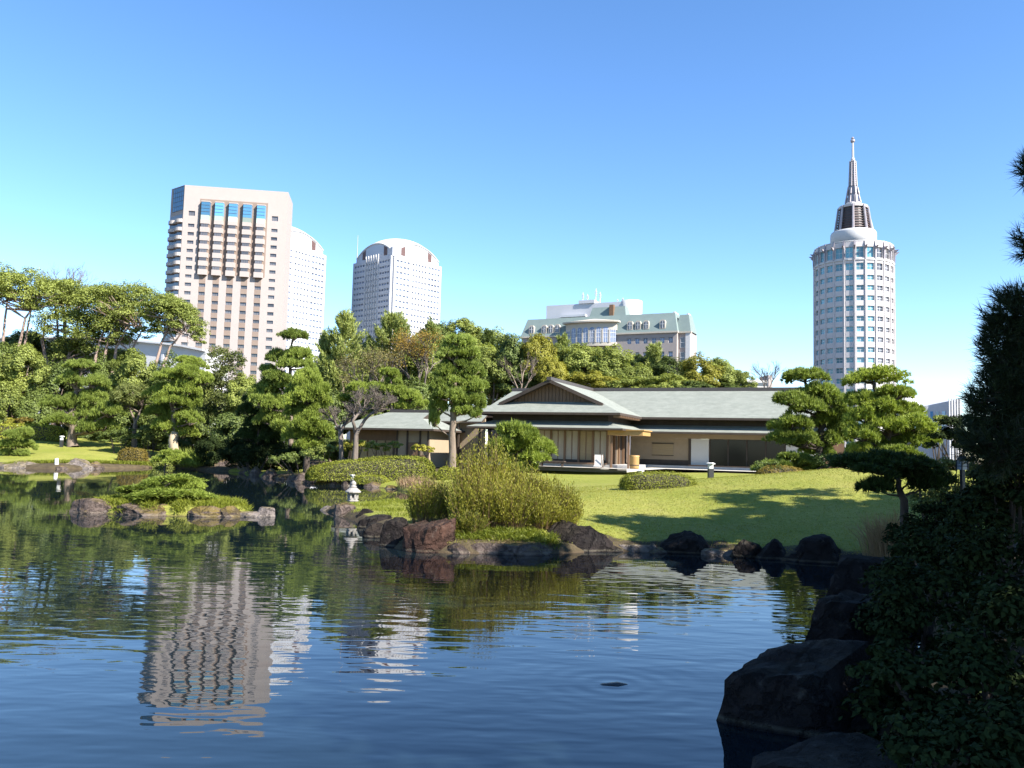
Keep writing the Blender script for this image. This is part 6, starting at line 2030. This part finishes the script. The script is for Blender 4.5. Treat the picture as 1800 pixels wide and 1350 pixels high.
leaf_shrub('dark clipped tree mass right of the large cloud pine', 33, [(1690, 755, 46, 26), (1660, 780, 40, 24), (1720, 780, 40, 40)], 9000, 0.12, 'hedge_shade', 151, 'dark_shrub')
leaf_shrub('pale green shrub between the pines and the curved block', 38, [(1655, 742, 18, 12), (1642, 762, 20, 10)], 2600, 0.10, 'leaf', 152)
leaf_shrub('low dark shrub below the broad leaning pine', 37, [(1350, 822, 26, 12), (1465, 815, 40, 20), (1505, 816, 30, 16)], 4500, 0.09, 'leaf_deep', 153)

# ---- the upright broom bush, reeds, grasses
def broom(label, d, spots, n_stem, per, seed, zb=None):
    global RNG
    rng = RNG = np.random.default_rng(seed)
    bx = X(spots[0][0], d, 0.6); bz = gz(bx, d) - 0.05
    o = Vector((bx, d, bz)); t = empty('broom_bush', o, 0, label, 'bush')
    s = d / FPX
    P, N, st = [], [], MB()
    tot = sum(x[2] for x in spots)
    for (px, top, wpx, dd) in spots:
        k = int(n_stem * wpx / tot)
        c = np.array([X(px, d + dd, 0.6) - bx, dd, gz(X(px, d + dd, 0.6), d + dd) - bz])
        h = W(px, top, d + dd).z - bz - c[2]
        r = wpx * s / 2
        a = rng.uniform(0, 2 * np.pi, k); q = np.sqrt(rng.uniform(0, 1, k))
        root = c + np.stack([np.cos(a) * q * r * 0.7, np.sin(a) * q * r * 0.7, np.zeros(k)], 1)
        hh = h * (1.06 - 0.32 * q ** 2) * rng.uniform(0.55, 1.08, k)
        lean = np.stack([np.cos(a) * q * r * 0.55, np.sin(a) * q * r * 0.55, hh], 1) + rng.normal(size=(k, 3)) * np.array([0.1, 0.1, 0.03])
        for i in range(0, k, 3):
            st.tube([tuple(root[i]), tuple(root[i] + lean[i] * 0.55 * np.array([.8, .8, 1.05])), tuple(root[i] + lean[i])], [0.008, 0.006, 0.003], 3)
        f = rng.uniform(0.12, 1.0, (k, per)) ** 0.8
        pos = root[:, None, :] + lean[:, None, :] * f[..., None] + rng.normal(size=(k, per, 3)) * 0.022
        P.append(pos.reshape(-1, 3))
        dv = unit(lean)[:, None, :] + rng.normal(size=(k, per, 3)) * 0.32
        N.append(unit(dv.reshape(-1, 3)))
    P, D = np.concatenate(P), np.concatenate(N)
    n = len(P)
    side = unit(np.cross(D, rng.normal(size=(n, 3))))
    L = (0.075 * rng.uniform(0.6, 1.2, n))[:, None]; Wd = 0.010
    q4 = np.stack([P, P + D * L * 0.5 - side * Wd, P + D * L, P + D * L * 0.5 + side * Wd], 1).reshape(-1, 3)
    link_mesh('leaves', np_mesh('leaves', q4, 4, M['broom']), t)
    st.build('stems', M['dry_reed'], t)
broom('big upright yellow-green broom bush above the squared boulder', 21.6, [(840, 768, 44, 0.3), (815, 792, 36, 0.0), (868, 776, 42, 0.5), (895, 806, 50, 0.8), (930, 822, 50, 0.9), (962, 838, 50, 0.7), (992, 850, 40, 0.5), (1004, 872, 30, 0.3),
      (855, 830, 80, -0.3), (900, 846, 80, -0.3), (945, 866, 70, -0.2), (982, 890, 44, 0.0), (822, 850, 56, -0.4)], 3600, 20, 201)
broom('lower twiggy bush left of the big broom bush', 22.6, [(752, 838, 50, 0.0), (732, 850, 30, 0.2), (780, 846, 40, 0.3)], 600, 18, 202)
broom('short loose broom clump over the flat slab', 20.6, [(826, 898, 50, 0.0), (806, 915, 30, 0.0)], 260, 16, 203)

def blade_patch(name, label, pts, n_per, hmin, hmax, width, mat, spread, lean=0.35, kind=None, cat=None, seed=1, loc=None):
    """grass or reed blades rooted on the ground at given spots"""
    global RNG
    rng = RNG = np.random.default_rng(seed)
    pts = np.array(pts)
    k = np.repeat(np.arange(len(pts)), n_per)
    xy = pts[k] + rng.normal(size=(len(k), 2)) * spread
    z = height(xy[:, 0], xy[:, 1])
    ok = z > 0.02
    xy, z = xy[ok], z[ok]
    n = len(xy)
    base = np.stack([xy[:, 0], xy[:, 1], z - 0.01], 1)
    d = unit(np.stack([rng.normal(size=n) * lean, rng.normal(size=n) * lean, np.ones(n)], 1))
    L = rng.uniform(hmin, hmax, n)
    side = unit(np.cross(d, rng.normal(size=(n, 3)))) * (width / 2)
    mid = base + d * (L * 0.55)[:, None]
    droop = unit(d + np.stack([d[:, 0] * 1.6, d[:, 1] * 1.6, np.full(n, -0.25)], 1))
    tip = mid + droop * (L * 0.45)[:, None]
    q4 = np.stack([base - side * 0.5, mid - side, tip, mid + side], 1).reshape(-1, 3)
    o = link_mesh(name, np_mesh(name, q4, 4, M[mat]))
    return tag(o, label, cat, None, kind)

rr = np.random.default_rng(5)
def ring_pts(cx, cy, rx, ry, n, lo=0.0, hi=1.0):
    a = rr.uniform(0, 6.28, n); r = np.sqrt(rr.uniform(lo, hi, n))
    return np.stack([cx + rx * r * np.cos(a), cy + ry * r * np.sin(a)], 1)
blade_patch('island_grass', 'long tufted grass covering the little island', ring_pts(ISL_C[0] + 0.1, ISL_C[1] - 0.1, 2.9, 1.6, 260), 60, 0.14, 0.34, 0.022, 'grass', 0.10, 0.45, 'stuff', seed=301)
t = blade_patch('reed_clump', 'tall bright green reed clump at the far bank by the lawn end', ring_pts(X(335, 71.5), 71.5, 1.9, 0.8, 40), 40, 0.9, 1.9, 0.07, 'reed', 0.22, 0.16, None, 'reeds', seed=302)
niwaki('prostrate juniper-like pine sprawling over the far bank by the reeds', 70, 288, [(292, 812), (300, 806)], [(290, 808, 22, 7), (310, 806, 20, 8), (302, 799, 18, 7), (322, 812, 16, 7)], 'pine_yellow', 'bark', 0.08, 31, name='creeping_pine')
niwaki('creeping pine mounded over the grassy island', 28.6, 285, [(282, 860), (300, 848)],
       [(300, 842, 46, 10, 0.2), (252, 858, 40, 10, 0.0), (300, 862, 56, 11, -0.25), (330, 852, 30, 11, 0.3), (268, 870, 40, 8, -0.4), (222, 862, 20, 7, 0.2), (345, 868, 28, 8, -0.2)], 'pine_yellow', 'bark', 0.05, 32, name='creeping_pine', zbase=0.4, squash=0.72)
# grass fringes: spit, slab, lawn edge
sp = [gp(px, py) for px, py in ((650, 903), (680, 905), (700, 912), (665, 912), (710, 900), (720, 925), (690, 897))]
blade_patch('spit_grass', 'rough grass on the lantern spit', np.array([(x + rr.uniform(-.7, .7), y + rr.uniform(-.3, 1.2)) for x, y in sp for k in range(14)]), 40, 0.08, 0.2, 0.016, 'grass', 0.16, 0.4, 'stuff', seed=303)
sl = [(X(px, 20.6, 0.3), 20.6) for px in range(800, 975, 6)]
blade_patch('slab_herbs', 'green herbs growing along the top of the flat slab', np.array([(x + rr.uniform(-.1, .1), y + rr.uniform(-.45, .35)) for x, y in sl for k in range(4)]), 26, 0.10, 0.26, 0.02, 'grass', 0.07, 0.55, 'stuff', seed=304)
# short lawn blades where the lawn is nearest
n = 52000
lx, ly = rr.uniform(-3.5, 13.5, n), 19.5 + 15.5 * rr.uniform(0, 1, n) ** 1.35
sdv = pond_sd(lx, ly)
ok = (sdv > 0.25)
blade_patch('lawn_grass', 'short mown grass on the near lawn', np.stack([lx[ok], ly[ok]], 1), 1, 0.03, 0.07, 0.014, 'lawn_blade', 0.02, 0.5, 'stuff', seed=305)
# far-bank fringe grass below the left lawn
fb = [gp(px, 822.5) for px in range(-20, 365, 4)]
blade_patch('bank_grass', 'dry grass fringe at the foot of the left lawn', np.array([(x, y + q) for x, y in fb for q in (0.15, 0.35, 0.6)]), 60, 0.12, 0.36, 0.045, 'grass', 0.16, 0.35, 'stuff', seed=306)
ib = [gp(px, py) for px, py in ((695, 861), (705, 863), (715, 866), (724, 870), (728, 876))]
blade_patch('inlet_reeds', 'brownish reeds at the head of the inlet', np.array([(x + 0.5, y + 0.3) for x, y in ib]), 220, 0.25, 0.7, 0.03, 'dry_reed', 0.35, 0.2, None, 'reeds', seed=307)

# ---- the dark right-hand bank
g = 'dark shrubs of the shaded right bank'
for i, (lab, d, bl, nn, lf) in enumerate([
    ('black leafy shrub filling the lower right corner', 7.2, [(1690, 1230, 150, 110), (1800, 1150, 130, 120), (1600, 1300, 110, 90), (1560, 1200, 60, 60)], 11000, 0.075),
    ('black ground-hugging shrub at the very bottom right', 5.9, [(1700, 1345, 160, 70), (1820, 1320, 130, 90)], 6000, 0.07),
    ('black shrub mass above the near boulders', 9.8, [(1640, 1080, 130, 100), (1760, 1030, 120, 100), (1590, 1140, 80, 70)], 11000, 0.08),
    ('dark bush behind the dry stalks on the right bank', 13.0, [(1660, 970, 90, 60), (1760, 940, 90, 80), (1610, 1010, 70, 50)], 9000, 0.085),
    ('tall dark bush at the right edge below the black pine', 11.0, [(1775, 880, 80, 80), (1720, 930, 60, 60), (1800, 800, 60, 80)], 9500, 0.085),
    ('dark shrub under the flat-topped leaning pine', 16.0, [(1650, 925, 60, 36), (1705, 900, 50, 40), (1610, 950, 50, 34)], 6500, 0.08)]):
    leaf_shrub(lab, d, bl, nn, lf, 'hedge_shade', 160 + i, 'dark_shrub', 30, group=g)
blade_patch('dry_reed_stalks', 'tangled dry reddish stalks on the shaded right bank', np.array([(X(px, d, 0.7), d) for px, d in [(1528 + rr.uniform(-38, 55), rr.uniform(17.5, 18.7)) for k in range(90)]]), 16, 0.6, 1.3, 0.016, 'dry_reed', 0.12, 0.16, None, 'reeds', seed=308)

def black_pine(label, d, base, blobs, trunk, n_tuft, ln, seed, wd=0.006, m=34, mat='pine_black', name='black_pine', r0=0.16):
    """near pine: long-needled bursts on real branches"""
    global RNG
    rng = RNG = np.random.default_rng(seed); rnd = random.Random(seed)
    bx, by = base; bz = gz(bx, by) - 0.1
    o = Vector((bx, by, bz)); s = d / FPX
    t = empty(name, o, 0, label, 'tree')
    b = MB()
    tp = [Vector((0, 0, 0))] + [Vector(p) - o for p in trunk]
    path = bend(tp, 4, 0.05, rnd); k = len(path)
    b.tube(path, [r0 * (1 - 0.6 * i / (k - 1)) for i in range(k)], 8)
    P, D = [], []
    tot = sum(q[2] * q[3] for q in blobs)
    for bb in blobs:
        px, py, rx, ry = bb[:4]; dd = bb[4] if len(bb) > 4 else 0
        c = np.array(W(px, py, d + dd) - o)
        nn = max(6, int(n_tuft * rx * ry / tot))
        v = unit(rng.normal(size=(nn, 3)))
        rr_ = rng.uniform(0.25, 1.0, (nn, 1)) ** 0.5
        p = c + v * rr_ * np.array([rx * s, rx * s * 1.2, ry * s])
        P.append(p); D.append(unit(v * 0.9 + np.array([0, 0, 0.55]) + rng.normal(size=(nn, 3)) * 0.25))
        q = min(path, key=lambda w: (w - Vector(c)).length)
        for i in range(0, nn, 3):
            e = Vector(p[i]); mid = q.lerp(e, 0.6) + Vector((0, 0, -0.05))
            b.tube([q, mid, e], [0.03, 0.018, 0.006], 4)
    P, D = np.concatenate(P), np.concatenate(D)
    kk = np.repeat(np.arange(len(P)), m)
    f = rng.uniform(-0.06, 0.06, (len(kk), 1))
    dv = unit(D[kk] + rng.normal(size=(len(kk), 3)) * 0.62)
    link_mesh('crown', np_mesh('crown', blades(P[kk] + D[kk] * f, dv, ln * rng.uniform(0.7, 1.15, len(kk)), wd), 3, M[mat]), t)
    b.build('trunk', M['bark_dark'], t, True)
    return t
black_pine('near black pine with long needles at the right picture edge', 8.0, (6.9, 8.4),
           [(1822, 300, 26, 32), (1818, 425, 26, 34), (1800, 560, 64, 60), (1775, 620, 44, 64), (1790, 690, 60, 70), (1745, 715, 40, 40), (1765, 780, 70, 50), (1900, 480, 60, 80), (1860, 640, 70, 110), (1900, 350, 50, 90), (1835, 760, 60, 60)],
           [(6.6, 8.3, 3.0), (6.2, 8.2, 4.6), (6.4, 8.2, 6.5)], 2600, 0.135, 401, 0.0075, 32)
# trees on the bank beyond the right edge of the picture: they keep the bank and the lawn corner in shade
g = 'evergreens shading the right bank'
def bank_tree(label, x, y, h, r, seed, mat='leaf_deep', lo=0.42):
    global RNG
    rng = RNG = np.random.default_rng(seed); rnd = random.Random(seed)
    z = gz(x, y) - 0.1
    t = empty('evergreen_tree', (x, y, z), 0, label, 'tree', g)
    bl = []
    for i in range(9):
        a = rnd.uniform(0, 6.28); f = rnd.uniform(0.2, 0.62)
        bl.append(((math.cos(a) * r * f, math.sin(a) * r * f, h * rnd.uniform(lo, 0.9)), (r * 0.5, r * 0.5, r * 0.36)))
    P, N = crown_points(bl, 11000, 24, rng, 0.35)
    sz = 0.32 * rng.uniform(0.6, 1.25, len(P))
    link_mesh('crown', np_mesh('crown', leaves(P, N, sz, sz * 0.62), 4, M[mat]), t)
    b = MB(); b.tube(bend([(0, 0, 0), (0.2, 0.1, h * 0.4), (0, 0.1, h * 0.8)], 3, 0.1, rnd), [0.28, 0.25, 0.22, 0.2, 0.16, 0.12, 0.08], 8)
    for c, rad_ in bl:
        b.tube([(0.1, 0.05, h * 0.35), c], [0.1, 0.03], 5)
    b.build('trunk', M['bark_dark'], t, True)
bank_tree('dark evergreen at the right edge behind the near black pine', 15.6, 19.0, 7.6, 3.0, 501)
bank_tree('evergreen on the right bank beside the near black pine', 12.8, 12.5, 8.5, 3.4, 502)
bank_tree('evergreen on the right bank behind the near black pine trunk', 11.2, 6.5, 8.8, 3.4, 503)
bank_tree('evergreen on the right bank nearest the camera', 9.8, 1.0, 8.4, 3.3, 504)
bank_tree('evergreen shading the lawn corner at the right edge', 13.9, 16.2, 7.8, 2.9, 507)
bank_tree('unseen high-crowned evergreen added to shade the bank by the near black pine', 10.4, 9.6, 10.5, 3.4, 508, lo=0.62)  # this and the next: unseen crowns added to cut sky light on the bank
bank_tree('unseen evergreen added to shade the near right boulders', 8.6, 4.4, 8.0, 3.0, 509, lo=0.55)
bank_tree('second-row evergreen on the right bank', 16.0, 7.0, 10.5, 3.6, 505)
bank_tree('second-row evergreen on the right bank towards the lawn', 18.5, 14.0, 10.0, 3.6, 506)
bank_tree('tallest evergreen beyond the right edge shading the lawn', 17.2, 15.6, 13.0, 3.6, 510)
bank_tree('tall evergreen farthest along beyond the right edge', 19.4, 18.6, 13.0, 3.5, 511)

# fallen leaves scattered on the near lawn
rng = RNG = np.random.default_rng(77)
n = 900
lx, ly = rng.uniform(-2, 13, n), 20 + 16 * rng.uniform(0, 1, n)
ok = pond_sd(lx, ly) > 0.3; lx, ly = lx[ok], ly[ok]
P = np.stack([lx, ly, height(lx, ly) + 0.035], 1)
o = link_mesh('fallen_leaves', np_mesh('fallen_leaves', leaves(P, unit(np.array([0, 0, 1.0]) + rng.normal(size=(len(P), 3)) * 0.3), 0.07 * rng.uniform(.6, 1.3, len(P)), 0.045), 4, M['leaf_brown']))
tag(o, 'brown fallen leaves scattered over the near lawn', kind='stuff')
